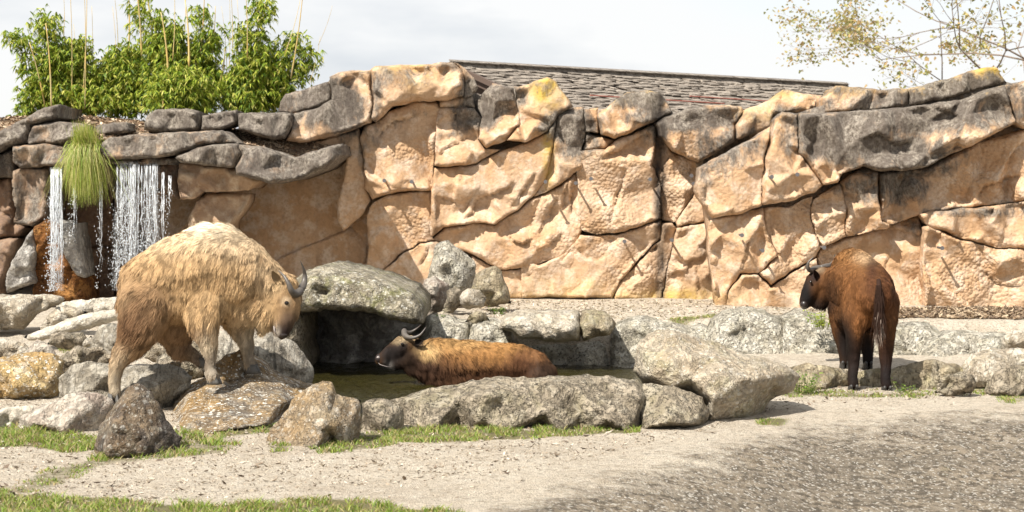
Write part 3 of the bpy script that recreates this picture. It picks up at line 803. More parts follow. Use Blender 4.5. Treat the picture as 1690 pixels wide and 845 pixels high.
wb(C, Z3([(572,380),(590,382),(702,368),(782,326),(857,301),(930,265),(957,216),(948,300),(925,415),(882,468),(832,512),(762,556),(700,552),(600,567),(562,600),(555,560),(563,440)]), 20.25, .12, (0, -.06), .08, facet=.05)
wb(C, Z3([(962,212),(1012,187),(1045,186),(1048,270),(1036,310),(1042,370),(1020,390),(960,438),(884,470),(927,415),(950,300)]), 20.25, .10, (0, .0), .08, facet=.04)
wb(C, Z3([(566,605),(602,572),(700,556),(762,560),(836,516),(886,475),(962,442),(1020,394),(1037,450),(1040,565),(1025,615),(970,660),(860,692),(780,702),(690,650),(620,625)]), 20.38, .10, (0, -.16), .08, facet=.05)
wb(C, Z3([(690,660),(780,706),(860,698),(975,665),(1028,622),(1040,660),(1036,785),(1000,792),(800,790),(690,790)]), 20.35, .07, (0, .12), .05, facet=.03)
wb(C, Z4([(205,212),(262,162),(300,140),(360,133),(405,145),(425,170),(440,205),(400,225),(340,250),(300,270),(260,286),(214,272)]), 19.9, .2, (.05, -.35), .14, facet=.05, Db=.6)
wb(C, Z4([(163,192),(205,186),(206,266),(166,264)]), 20.15, .07, (0,0), .06)
wb(C, Z4([(166,268),(225,285),(258,290),(228,318),(160,322)]), 20.25, .06, (0,0), .05)
wb(C, Z4([(146,325),(228,320),(262,292),(312,274),(385,240),(390,300),(376,370),(403,430),(405,540),(380,548),(345,560),(290,578),(200,590),(152,575),(145,480),(138,400)]), 20.2, .10, (0, -.08), .08, facet=.05)
wb(C, Z4([(386,242),(440,330),(520,362),(541,350),(530,390),(506,470),(470,520),(450,550),(410,545),(403,440),(378,370)]), 20.3, .10, (0, -.06), .08, facet=.04)
wb(C, Z4([(530,395),(545,440),(562,540),(455,566),(452,550),(472,522),(508,472)]), 20.3, .09, (0, -.05), .07, facet=.04)
wb(C, Z4([(388,236),(430,210),(520,182),(600,178),(662,185),(668,200),(641,240),(640,292),(580,330),(520,360),(442,326),(400,275)]), 19.7, .22, (0, -.45), .14, facet=.05, Db=.8)
wb(C, Z4([(643,242),(670,197),(760,160),(800,127),(860,145),(916,150),(918,200),(850,206),(760,212),(750,255),(700,272),(644,292)]), 19.6, .2, (0, -.35), .12, facet=.05, Db=.8)
wb(C, Z4([(150,592),(200,596),(290,586),(345,566),(380,551),(405,548),(402,600),(342,660),(272,740),(250,792),(60,787),(-35,790),(-40,660),(20,690),(100,650),(145,600)]), 20.3, .09, (0, .1), .06, facet=.04)
wb(C, Z4([(406,556),(442,555),(452,570),(427,680),(407,800),(255,795),(275,742),(345,668),(404,606)]), 20.25, .09, (0, .1), .06, facet=.04)
wb(C, Z4([(455,570),(560,550),(556,620),(582,805),(412,800),(430,680)]), 20.2, .09, (0, .12), .06, facet=.04)
# --- right wall
R_ = W2
wb(R_, Z5([(402,142),(440,110),(510,112),(570,120),(648,115),(652,166),(560,180),(490,186),(405,186)]), 19.45, .18, (0, -.3), .1, facet=.04, Db=.7)
wb(R_, Z5([(650,115),(700,105),(760,90),(850,60),(905,52),(937,98),(830,128),(740,152),(654,168)]), 19.4, .18, (0, -.3), .1, facet=.04, Db=.7)
wb(R_, Z5([(32,400),(45,345),(150,285),(250,240),(232,320),(222,455),(150,482),(78,492),(42,440)]), 18.95, .22, (.15, -.22), .14, facet=.06)
wb(R_, Z5([(226,452),(226,380),(242,290),(262,205),(285,184),(330,190),(330,300),(400,400),(380,415),(300,445),(260,452)]), 18.8, .2, (.1, -.1), .12, facet=.05)
wb(R_, Z5([(332,188),(400,188),(520,180),(650,170),(800,150),(930,105),(945,165),(962,212),(860,270),(762,310),(700,345),(640,355),(550,355),(515,342),(455,365),(440,388),(402,398),(332,300)]), 18.75, .25, (.05, -.35), .16, facet=.09, Db=.9)
wb(R_, Z5([(932,105),(986,95),(1040,90),(1040,220),(985,232),(962,214),(945,165)]), 18.8, .2, (0, -.35), .12, facet=.06, Db=.9)
wb(R_, Z5([(455,387),(515,345),(560,358),(562,430),(568,500),(598,512),(588,522),(530,535),(470,548),(470,470)]), 18.95, .14, (.1, -.12), .10, facet=.06)
wb(R_, Z5([(562,362),(640,358),(702,350),(765,314),(860,275),(986,235),(1040,225),(1040,440),(986,442),(900,452),(720,472),(680,482),(602,512),(570,497),(566,430)]), 19.05, .14, (0, -.14), .10, facet=.08)
wb(R_, Z5([(365,480),(375,440),(440,395),(453,390),(468,470),(467,548),(400,574),(388,555)]), 18.95, .12, (0, -.05), .09, facet=.05)
wb(R_, Z5([(232,465),(300,460),(372,430),(364,490),(395,575),(380,605),(305,650),(250,688),(217,654),(272,600),(242,540)]), 19.0, .12, (0, 0), .09, facet=.05, peb=1.3)
wb(R_, Z5([(76,497),(150,485),(228,462),(240,540),(270,600),(214,652),(160,654),(125,705),(116,785),(95,785),(72,600),(68,530)]), 18.95, .12, (0, .03), .09, facet=.05)
wb(R_, Z5([(118,790),(127,710),(165,660),(213,658),(250,696),(310,656),(382,610),(400,700),(420,790)]), 18.95, .10, (0, .1), .07, facet=.04)
wb(R_, Z5([(386,606),(402,578),(470,552),(600,518),(680,488),(690,530),(688,640),(702,778),(610,790),(440,790),(402,700)]), 19.25, .09, (0, -.05), .08, facet=.05)
wb(R_, Z5([(684,482),(715,475),(860,462),(986,446),(1040,440),(1040,580),(986,580),(908,578),(800,550),(702,512)]), 18.85, .16, (0, -.1), .11, facet=.05)
wb(R_, Z5([(696,522),(704,517),(800,555),(905,583),(986,585),(1040,585),(1040,795),(860,792),(704,780),(691,640)]), 18.8, .13, (0, .03), .08, facet=.06, peb=1.3)
# solid cores behind the blocks
def core(parent, px, d, T=.0, Db=.6):
    return rock('wall_core', px, d, .03, M['wall'], parent, s=0.14, back='side', R=.05, facet=.0, nz_amp=.02, Db=Db,
                attrs_fn=wall_attrs(d, .1), jit=.01, facets=0)
core(W1, [(470,175),(530,150),(550,125),(640,115),(745,112),(790,160),(815,140),(880,145),(900,140),(940,185),(1000,180),(1060,160),(1090,190),(1220,185),(1310,155),(1400,160),(1400,300),(1215,520),(560,520),(400,500),(330,500),(330,330),(480,230)], 20.75)
core(W2, [(1160,300),(1280,200),(1380,165),(1500,158),(1640,130),(1720,150),(1720,540),(1190,540),(1175,420)], 19.3)
# steel bolts that stick out of the wall, one mesh shared by the copies
m, t, b = new_mat('dull_steel'); b.inputs['Base Color'].default_value = (0.16, 0.15, 0.15, 1); b.inputs['Metallic'].default_value = 0.6; b.inputs['Roughness'].default_value = 0.5
M['steel'] = m
def tube(path, radii, nseg=8):
    path = [Vector(p) for p in path]; vs = []; fs = []
    up = Vector((0.13, 0.21, 1)).normalized()
    prev = None
    for i, p in enumerate(path):
        tg = (path[min(i + 1, len(path) - 1)] - path[max(i - 1, 0)]).normalized()
        if prev is None:
            a = tg.cross(up if abs(tg.dot(up)) < .95 else Vector((1, 0, 0))).normalized()
        else:
            a = (prev - tg * prev.dot(tg)).normalized()
        prev = a; bb = tg.cross(a)
        for k in range(nseg):
            an = 2 * math.pi * k / nseg
            vs.append(p + (a * math.cos(an) + bb * math.sin(an)) * radii[i])
    for i in range(len(path) - 1):
        for k in range(nseg):
            k2 = (k + 1) % nseg
            fs.append([i * nseg + k, i * nseg + k2, (i + 1) * nseg + k2, (i + 1) * nseg + k])
    fs.append(list(range(nseg))[::-1]); fs.append([(len(path) - 1) * nseg + k for k in range(nseg)])
    return [tuple(v) for v in vs], fs
bv, bf = tube([(0, .12, 0), (0, -.03, 0), (0, -.07, .0), (0, -.072, 0), (0, -.085, 0)], [.012, .012, .012, .022, .022], 8)
bolt0 = None
for wall, lst in ((W1, [(975,295),(950,302),(1072,296),(1140,290),(1030,398),(1108,396),(900,300),(635,298),(680,300),(1144,303)]),
                  (W2, [(1272,292),(1314,288),(1223,388),(1257,413),(1358,408),(1552,409)])):
    for x, y in lst:
        d = 20.1 if wall is W1 else 18.75
        p = P(x, y, d)
        if bolt0 is None:
            me = bpy.data.meshes.new('bolt'); me.from_pydata(bv, [], bf); me.materials.append(M['steel'])
            bo = bpy.data.objects.new('bolt', me); bolt0 = bo
        else:
            bo = bolt0.copy()
        COL.objects.link(bo); bo.parent = wall
        bo.location = p - Vector(wall.location)

# --- the cliff with the waterfalls (left)
K = W0
def cb(px, d, T=.12, tilt=(0, 0), R=.1, Db=.5, mat='cliff', ga=.28, facet=.06, **k):
    return wb(K, px, d, T * 1.25, tilt, R * 1.2, Db, mat, facet, .04, .0, ga=ga + (.24 if mat == 'cliff' and ga > .2 else .06), s=.034, jit=.008, **k)
cb(Z2([(-70,150),(0,130),(100,80),(160,40),(225,30),(222,80),(120,110),(106,175),(50,190),(0,215),(-70,240)]), 19.6, .25, (0,-.5), .2, 1.2, ga=.42)
cb(Z2([(107,176),(125,112),(190,100),(255,95),(332,105),(335,160),(250,187),(170,182),(130,190)]), 19.55, .2, (0,-.4), .15, 1.0, ga=.34)
cb(Z2([(372,112),(440,98),(490,95),(505,130),(450,152),(375,152)]), 19.9, .15, (0,-.4), .12, .8, ga=.4)
cb(Z2([(52,192),(110,185),(172,182),(260,192),(268,272),(180,267),(75,275),(52,250)]), 19.4, .18, (0,-.15), .1, 1.0, ga=.22)
cb(Z2([(-70,245),(0,220),(50,207),(56,270),(50,312),(0,315),(-70,320)]), 19.6, .15, (0,-.2), .1, 1.0, ga=.4)
cb(Z2([(372,200),(420,158),(540,145),(700,135),(860,130),(928,178),(850,180),(770,193),(692,222),(600,235),(520,240),(418,242)]), 19.35, .16, (0,-.55), .1, 1.3, ga=.34)
cb(Z2([(560,130),(566,72),(600,50),(660,46),(720,45),(778,58),(780,130),(700,135),(600,138)]), 20.1, .22, (0,-.3), .16, .7, ga=.5)
cb(Z2([(782,75),(840,60),(918,50),(918,100),(872,126),(784,132)]), 20.05, .18, (0,-.3), .14, .7, ga=.5)
cb(Z2([(922,65),(1000,60),(1132,62),(1132,110),(1105,162),(1062,165),(1000,150),(925,128)]), 20.0, .2, (0,-.3), .14, .7, ga=.5)
cb(Z2([(680,236),(765,195),(830,182),(918,178),(936,225),(912,272),(840,268),(772,262),(700,255)]), 19.2, .16, (0,-.3), .1, 1.3, ga=.4)
cb(Z2([(922,182),(1020,195),(1090,215),(1140,236),(1240,202),(1325,180),(1330,225),(1262,280),(1150,322),(1062,338),(1000,322),(918,300),(914,275),(938,225)]), 19.25, .2, (-.05,-.45), .14, 1.5, ga=.38, facet=.09)
cb(Z2([(692,256),(765,262),(910,274),(1000,326),(962,360),(880,365),(782,368),(745,395),(700,398),(688,330)]), 19.5, .12, (0,-.1), .08, 1.2, ga=-.05)
cb(Z2([(425,245),(520,243),(600,238),(690,240),(690,262),(600,262),(430,258)]), 19.55, .06, (0,0), .04, 1.2, ga=.35)
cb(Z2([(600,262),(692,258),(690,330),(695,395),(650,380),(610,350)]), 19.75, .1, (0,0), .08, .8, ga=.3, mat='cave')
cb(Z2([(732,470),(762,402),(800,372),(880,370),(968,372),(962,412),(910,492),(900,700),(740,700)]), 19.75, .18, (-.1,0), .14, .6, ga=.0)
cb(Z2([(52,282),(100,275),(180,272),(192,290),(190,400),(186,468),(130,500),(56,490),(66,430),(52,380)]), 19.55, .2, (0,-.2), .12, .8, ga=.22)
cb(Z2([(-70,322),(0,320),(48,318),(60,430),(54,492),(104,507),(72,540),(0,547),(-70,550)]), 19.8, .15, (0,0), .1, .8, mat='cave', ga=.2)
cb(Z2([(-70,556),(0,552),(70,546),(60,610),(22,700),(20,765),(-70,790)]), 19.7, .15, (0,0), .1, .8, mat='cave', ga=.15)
cb(Z2([(22,762),(20,700),(80,580),(130,512),(142,600),(132,720),(70,745)]), 19.3, .18, (0,.15), .12, .7, mat='foot', name='rock_block', ga=.0)
cb(Z2([(118,800),(135,700),(144,600),(140,500),(185,472),(245,500),(255,600),(335,710),(335,800)]), 19.45, .2, (0,.2), .16, .7, mat='orange', ga=.0)
cb(Z2([(228,478),(290,490),(310,590),(328,700),(300,690),(255,620)]), 19.25, .14, (0,.1), .1, .6, mat='foot', ga=.0)
# brown cave walls behind the falling water
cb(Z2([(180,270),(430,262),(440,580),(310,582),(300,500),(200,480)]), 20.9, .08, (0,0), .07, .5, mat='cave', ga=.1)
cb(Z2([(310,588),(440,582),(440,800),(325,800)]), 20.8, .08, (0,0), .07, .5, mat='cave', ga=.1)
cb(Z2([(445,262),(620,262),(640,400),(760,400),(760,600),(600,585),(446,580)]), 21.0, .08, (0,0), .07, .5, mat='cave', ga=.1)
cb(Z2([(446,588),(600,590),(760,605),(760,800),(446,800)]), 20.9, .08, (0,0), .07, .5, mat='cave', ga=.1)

# plateau of earth and bark mulch on top of the cliff, with the solid body beneath it
px_ = np.arange(-9.0, -1.75, .09); py_ = np.concatenate([np.arange(19.45, 23, .09), np.arange(23, 30, .6)])
PX, PY = np.meshgrid(px_, py_)
def plateau_z(x, y):
    x = np.asarray(x, float); y = np.asarray(y, float)
    q = np.stack([x.ravel(), y.ravel(), 0 * x.ravel()], 1)
    front = 2.02 + 0.12 * sstep(-3.2, -5.0, x)
    z = front + 0.22 * sstep(19.5, 20.9, y) + 0.03 * sstep(-4.0, -4.9, x) * sstep(-6.3, -5.4, x) * sstep(19.9, 21, y)
    z = z - 0.20 * sstep(-2.9, -2.3, x) * (1 - sstep(19.8, 20.6, y))
    return z + fbm(q * 2.2, 8, 4).reshape(x.shape) * 0.06
PZ = plateau_z(PX, PY)
edge_drop = (PY < 19.5) | (PX < -8.95) | (PX > -1.86) | (PY > 29)
PZ2 = np.where(edge_drop, 0.1, PZ)
pv = np.stack([PX.ravel(), PY.ravel(), PZ2.ravel()], 1)
# sides: push the dropped border out only a little; cave opening stays in front of y = 20.7
fr_ = (PY.ravel() < 19.5) & (PX.ravel() > -8.9) & (PX.ravel() < -1.9)
pv[:, 1] = np.where(fr_, 20.95, pv[:, 1]); pv[:, 2] = np.where(fr_, 1.90, pv[:, 2]); rs_ = PX.ravel() > -1.9; pv[:, 2] = np.where(rs_, 1.9, pv[:, 2]); pv[:, 1] = np.where(rs_, np.maximum(pv[:, 1], 20.95), pv[:, 1])     # underside = roof of the cave
nn_ = len(px_)
idx = np.arange(pv.shape[0]).reshape(len(py_), nn_)
pf = np.stack([idx[:-1, :-1].ravel(), idx[:-1, 1:].ravel(), idx[1:, 1:].ravel(), idx[1:, :-1].ravel()], 1)
m, t, b = new_mat('bark_mulch')
pos = geo(t).outputs['Position']
c = mix(t, ramp(t, noise(t, pos, 26, 6, 0.75), [(0.36, 0.0), (0.62, 1.0)]), (0.10, 0.065, 0.038), (0.36, 0.26, 0.17))
c = mix(t, ramp(t, noise(t, pos, 5, 4, 0.6), [(0.40, 0.0), (0.62, 0.5)]), c, (0.30, 0.20, 0.11))
t.links.new(c, b.inputs['Base Color']); b.inputs['Roughness'].default_value = 0.95
bump(t, b, noise(t, pos, 40, 6, 0.75), 1.0, 0.04)
M['mulch'] = m
pl = mesh_obj('cliff_top_ground', pv, pf, m)
pl['kind'] = 'structure'
def chips(name, pts, nrm_z, size, mats, label, cat, cols):
    """flat irregular chips lying on a surface, one object"""
    n = len(pts); rg = np.random.default_rng(len(pts)); cols = [tuple(x * .95 for x in q) for q in cols]
    a = rg.uniform(0, 2 * math.pi, n); L = rg.uniform(.5, 1.5, n) * size; wd = L * rg.uniform(.2, .5, n)
    tl = rg.normal(0, .35, (n, 2))
    V = []
    for sx, sy in ((-1, -.6), (.2, -1), (1, .3), (.1, 1), (-.8, .6)):
        u = sx * L; v = sy * wd
        x = u * np.cos(a) - v * np.sin(a); y = u * np.sin(a) + v * np.cos(a)
        V.append(np.stack([pts[:, 0] + x, pts[:, 1] + y, pts[:, 2] + x * tl[:, 0] + y * tl[:, 1] + size * .25], 1))
    V.append(pts + np.array([0, 0, -size * .3]))
    V = np.stack(V, 1).reshape(-1, 3)
    b0 = np.arange(n) * 6
    F_ = []
    for i, j in ((0, 1), (1, 2), (2, 3), (3, 4), (4, 0)):
        F_.append(np.stack([b0 + j, b0 + i, b0 + 5], 1))
    F_.append(np.stack([b0, b0 + 1, b0 + 2], 1)); F_.append(np.stack([b0, b0 + 2, b0 + 3], 1)); F_.append(np.stack([b0, b0 + 3, b0 + 4], 1))
    ci = rg.integers(0, len(cols), n); cc = np.array(cols)[ci] * rg.uniform(.7, 1.25, (n, 1))
    o = mesh_obj(name, V, np.concatenate(F_), mats, None, False, {'tint': np.repeat(cc, 6, 0)})
    return tag(o, label, cat, None, 'stuff')
m, t, b = new_mat('tinted_litter')
t.links.new(attr(t, 'tint', True), b.inputs['Base Color']); b.inputs['Roughness'].default_value = 0.9
M['tint'] = m
rg = np.random.default_rng(3)
qx = rg.uniform(-6.4, -1.95, 9000); qy = 19.5 + rg.power(1.2, 9000) * 2.0
chips('bark_chips', np.stack([qx, qy, plateau_z(qx, qy)], 1), 1, .028, M['tint'], 'brown bark chips strewn on the slope above the waterfalls', 'bark mulch',
      [(.42, .30, .19), (.20, .12, .07), (.10, .07, .045), (.55, .43, .30)])

# ------------------------------------------------------------------ loose boulders
def dc(y, z=0.0): return (CAMH - z) * F / (y - HY)
def boulder(px, d, T, mat, label, cat='boulder', **k):
    k.setdefault('nz_amp', .045)
    k.setdefault('s', .021 * d / 13); k.setdefault('cracks', .028)
    k.setdefault('smooth_it', 0)
    o = rock(k.pop('name', 'boulder'), px, d, T, M[mat], None, **k)
    return tag(o, label, cat, k.get('group'))
boulder([(-40,612),(-20,596),(20,588),(60,582),(93,583),(104,598),(103,632),(96,662),(60,672),(0,676),(-40,676)], dc(668)+.28, .34, 'lichen', 'orange boulder speckled with pale lichen at the left edge', peaks=[(40,600,.2),(45,630,.36),(90,640,.2)])
boulder([(-40,680),(-10,674),(52,668),(66,678),(60,700),(40,722),(-40,725)], dc(712)+.2, .2, 'pale', 'low white topped rock at the lower left edge, under the orange lichened boulder')
boulder([(28,722),(34,690),(60,672),(100,656),(145,644),(166,650),(190,660),(180,690),(165,732),(100,728),(50,728)], dc(716)+.22, .26, 'pinkgrey', 'long pinkish grey rock with brown moss on its face, left of the dark pointed rock', peaks=[(70,690,.22),(150,665,.15),(120,700,.3)])
boulder([(155,770),(160,705),(178,680),(212,636),(228,633),(252,652),(270,685),(287,712),(302,722),(292,752),(240,772),(190,774)], dc(758)+.2, .27, 'dark', 'dark pointed triangular rock standing in grass in the lower left foreground',
        peaks=[(222,650,.06),(203,690,.26),(196,740,.34),(250,700,.22),(180,720,.15),(262,740,.22)], facets=.9)
boulder([(262,700),(285,665),(310,640),(335,622),(350,603),(372,585),(396,578),(425,600),(462,628),(508,642),(508,655),(480,680),(462,712),(440,722),(360,733),(300,744),(268,738)], 13.2, 1.4, 'slab', 'broad brown slab rock dotted with white lichen under the golden animal\'s front hooves',
        peaks=[(340,640,.24),(352,634,.2),(380,632,.14),(400,612,.04),(418,617,.06),(440,645,.3),(400,672,.75),(310,692,1.05),(310,655,.4),(460,670,.7),(350,715,1.4),(410,705,1.3),(440,700,1.2),(290,720,1.2),(385,598,.0),(370,605,.02)], facets=1.0, fstep=.7, cracks=.02, rays=True)
boulder([(440,735),(446,714),(465,690),(490,655),(508,640),(532,627),(548,630),(556,648),(575,652),(596,660),(598,700),(592,735),(560,748),(520,758),(480,754)], dc(741)+.22, .3, 'wedge', 'upright ochre grey wedge rock right of the slab, in front of the pool',
        peaks=[(548,645,.12),(545,690,.36),(528,740,.42),(500,690,.2),(470,735,.2),(580,700,.18),(575,740,.2)], facets=.95)
boulder([(98,672),(102,625),(120,603),(150,596),(190,600),(200,615),(205,662),(190,672),(150,668)], 13.3, .25, 'grey', 'grey veined boulder behind the golden animal\'s rear leg, left half')
boulder([(180,690),(178,650),(200,612),(222,602),(260,600),(300,606),(318,622),(312,640),(290,660),(275,690),(230,700)], 13.15, .32, 'grey', 'grey veined boulder right of the golden animal\'s rear leg, behind the dark pointed rock', peaks=[(240,640,.3),(290,622,.12)])
boulder([(352,600),(355,560),(372,542),(420,544),(455,548),(482,560),(503,585),(515,610),(514,640),(480,650),(430,648),(380,640)], 14.0, .42, 'stripe', 'rounded grey boulder with dark vertical grooves under the golden animal\'s head', peaks=[(440,590,.4),(490,600,.25),(400,590,.35)])
boulder([(252,612),(258,588),(275,580),(300,586),(335,598),(338,622),(310,628),(275,625)], 13.7, .16, 'bank', 'small brown rock under the golden animal\'s belly')
boulder([(240,590),(248,560),(270,548),(300,555),(345,545),(362,560),(350,600),(300,600),(262,600)], 14.8, .25, 'bank', 'mossy rock seen between the golden animal\'s legs')
boulder([(-40,500),(-10,488),(38,483),(70,485),(103,490),(104,497),(85,508),(60,522),(38,542),(0,546),(-40,546)], 16.6, .35, 'buff', 'long smooth buff boulder below the left waterfall')
boulder([(38,556),(45,550),(100,530),(148,516),(200,508),(230,506),(232,520),(190,530),(130,545),(70,561),(48,562)], 15.9, .10, 'pale', 'bleached flat stone plank leaning on rocks behind the golden animal', facets=.3, s=.03)
boulder([(92,503),(130,496),(180,491),(235,488),(235,512),(180,514),(150,520),(120,520),(98,512)], 17.0, .18, 'pale', 'white rippled rock shelf below the main waterfall')
boulder([(62,545),(75,525),(96,508),(130,508),(145,515),(120,530),(90,545),(72,552)], 16.5, .16, 'buff', 'low buff rock above the bleached stone plank')
boulder([(78,568),(84,552),(105,545),(135,548),(146,560),(140,574),(105,578)], 15.4, .14, 'bank', 'small rounded brown rock beneath the bleached plank\'s left part')
boulder([(130,572),(140,560),(150,553),(158,557),(155,570),(142,577)], 15.2, .06, 'buff', 'small tan stone flake beside the rounded brown rock')
boulder([(150,600),(150,560),(165,540),(185,534),(205,540),(215,570),(210,605),(180,608)], 14.8, .25, 'grey', 'grey rock behind the golden animal\'s hind leg, under the plank')
boulder([(92,610),(98,590),(125,574),(165,574),(190,588),(180,605),(145,612),(110,616)], 14.1, .2, 'bank', 'low brown rounded ridge rock above the left grey boulder')
boulder([(38,592),(48,578),(62,562),(78,570),(95,585),(92,600),(60,602)], 14.4, .15, 'pinkgrey', 'pinkish angular rock above the orange lichened boulder')
boulder([(-40,600),(-30,560),(0,556),(40,568),(55,585),(40,598),(0,604)], 14.9, .2, 'buff', 'sandy low rock at the left edge behind the orange boulder')
# rocks at the foot of the centre wall
boulder([(700,500),(706,455),(714,425),(722,403),(740,398),(764,413),(781,432),(786,470),(778,498),(740,505)], 18.7, .32, 'white', 'tall pale grey rock with white streaks against the foot of the centre wall', peaks=[(735,430,.3),(765,460,.2),(720,470,.3)], facets=.9)
boulder([(776,480),(784,452),(800,440),(818,437),(830,447),(837,475),(843,500),(805,506),(788,498)], 18.2, .26, 'tuff', 'dark brown angular rock right of the tall pale rock', facets=.9)
boulder([(686,520),(690,490),(702,464),(718,456),(738,470),(742,500),(732,520),(706,524)], 17.9, .26, 'pinkgrey', 'pale pinkish rock left of the tall pale rock\'s base', facets=.9)
boulder([(730,520),(738,480),(752,472),(762,482),(760,500),(748,516)], 17.7, .18, 'bank', 'small split grey rock in front of the tall pale rock', facets=.9)
boulder([(755,506),(757,488),(772,475),(792,478),(803,492),(800,508),(775,512)], 17.7, .15, 'buff', 'low buff rock between the tall pale rock and the dark brown rock')
boulder([(766,532),(774,518),(788,513),(800,516),(808,530),(790,536)], 17.0, .1, 'tuff', 'tiny brown pointed stone on the terrace above the pool')
boulder([(612,478),(618,460),(640,450),(668,453),(690,468),(690,485),(650,488)], 17.9, .18, 'overhang', 'small lichened rock showing behind the overhanging slab')
boulder([(700,535),(706,520),(730,515),(752,522),(750,540),(720,545)], 17.2, .14, 'buff', 'low flat buff rock on the terrace just right of the overhanging slab')
# the overhanging slab and its cave
boulder([(470,505),(478,462),(500,446),(530,441),(570,446),(602,452),(642,463),(680,482),(700,508),(698,530),(672,532),(640,522),(600,512),(550,508),(510,512),(480,514)], 15.9, .3, 'overhang', 'large lichen covered slab overhanging the dark hollow at the pool', back='side', R=.14, Db=1.7, facet=.12, tilt=(0,-.5), jit=.012, nz_amp=.03, cracks=.014)
boulder([(495,500),(560,500),(640,512),(700,530),(705,640),(640,640),(560,640),(495,640)], 17.25, .15, 'foot', 'grey rock back wall of the hollow beneath the overhanging slab', back='side', R=.1, Db=.5, facet=.32, fstep=.35, jit=.03, attrs_fn=lambda V,e,lo,hi,p: {'grey': np.full(len(V), .35), 'ochre': 0*e, 'rough': 0*e, 'wet': 0*e}, s=.05)
boulder([(415,560),(430,500),(470,470),(498,480),(506,520),(504,600),(500,640),(430,640)], 16.0, .2, 'bank', 'added rock under the left end of the overhanging slab, widened to shade the hollow', back='side', R=.2, Db=1.5, facet=.2, jit=.03)  # added support rock; its width and depth keep sun out of the hollow
# pale banks round the pool
def bank(px, d, T, mat, label, **k):
    k.setdefault('peaks', [])
    return boulder(px, d, T, mat, label, cat='bank rock', back='side', R=.14, Db=.5, tilt=(0, -.45), jit=.012, nz_amp=.045, facet=.10, name='bank_rock', **k)
bank([(688,560),(695,530),(712,520),(750,524),(775,530),(778,560),(770,640),(700,640)], 17.0, .2, 'white', 'chalky white bank rock above the wading animal\'s neck')
bank([(772,560),(776,532),(800,527),(830,530),(845,545),(850,640),(772,640)], 16.95, .2, 'white', 'chalky bank rock above the wading animal\'s back')
bank([(822,545),(828,526),(850,516),(880,513),(920,514),(958,512),(962,540),(958,562),(925,566),(880,563),(856,560),(845,548)], 16.5, .25, 'buff', 'jutting buff grey ledge rock above the wading animal\'s rump')
bank([(955,530),(962,514),(985,513),(1006,520),(1015,534),(1006,550),(985,556),(962,562)], 16.45, .22, 'tuff', 'dark fractured end piece of the jutting ledge')
bank([(846,640),(850,566),(920,566),(1000,556),(1010,565),(1012,640)], 17.0, .12, 'white', 'pale bank face under the jutting ledge at the water line')
bank([(1005,640),(1008,548),(1020,532),(1060,524),(1100,532),(1165,540),(1185,560),(1185,640)], 16.9, .2, 'white', 'whitish rough bank rock left of and behind the big smooth boulder')
bank([(1160,640),(1164,560),(1180,530),(1205,514),(1232,509),(1262,512),(1290,528),(1300,560),(1300,640)], 16.7, .24, 'white', 'whitish bank rock with a mossy patch behind the big smooth boulder\'s top')
bank([(1285,640),(1288,560),(1292,525),(1325,514),(1355,518),(1372,538),(1420,545),(1430,640)], 16.6, .22, 'white', 'whitish bank rock just left of the standing brown animal')
bank([(1425,640),(1428,550),(1445,540),(1500,534),(1535,533),(1555,545),(1560,570),(1555,640)], 16.6, .22, 'white', 'whitish bank rock just right of the standing brown animal')
bank([(1500,640),(1520,575),(1545,558),(1580,548),(1640,550),(1700,556),(1720,600),(1720,640)], 16.3, .22, 'white', 'long low chalky bank rock near the right edge')
# front bank
boulder([(590,726),(596,690),(598,666),(615,659),(642,658),(662,672),(668,700),(660,728),(620,732)], dc(718)+.2, .24, 'bank', 'small rounded pale rock at the left end of the front bank')
boulder([(650,728),(656,700),(664,678),(640,662),(662,653),(700,645),(740,634),(780,626),(820,622),(865,622),(910,618),(950,617),(1000,621),(1050,628),(1068,650),(1064,718),(1000,722),(900,722),(800,724),(720,726)], dc(712)+.42, .46, 'bank', 'long cracked grey rock in front of the wading animal',
        peaks=[(700,665,.2),(760,650,.22),(850,640,.2),(950,635,.2),(1020,645,.18),(720,690,.42),(800,680,.4),(830,700,.46),(900,670,.36),(920,700,.47),(1000,680,.4),(1030,700,.45)], facets=.85, nz_amp=.036)
boulder([(1040,718),(1045,660),(1052,632),(1085,634),(1120,642),(1160,654),(1172,680),(1165,704),(1125,712),(1080,716)], dc(708)+.3, .36, 'bank', 'grey rock joining the long cracked rock to the big smooth boulder', peaks=[(1100,655,.15),(1100,685,.36),(1140,690,.3)])
boulder([(1046,612),(1048,590),(1053,568),(1068,552),(1085,544),(1102,541),(1135,550),(1165,562),(1200,572),(1235,581),(1265,588),(1292,598),(1312,612),(1321,622),(1308,642),(1290,652),(1272,664),(1258,688),(1235,702),(1190,708),(1164,706),(1152,680),(1140,662),(1100,650),(1062,636)], 12.95, .6, 'big', 'very large smooth pale boulder in the centre right foreground',
        peaks=[(1090,570,.1),(1130,590,.35),(1180,590,.28),(1180,620,.55),(1178,660,.6),(1170,700,.45),(1230,625,.5),(1240,650,.42),(1280,620,.25),(1290,640,.18),(1230,690,.3),(1070,590,.2),(1068,620,.24),(1100,600,.34),(1110,640,.36),(1140,625,.45),(1205,690,.38),(1255,600,.2),(1120,565,.18)], facets=.9, nz_amp=.022, fstep=.5, rays=True, cracks=.012)
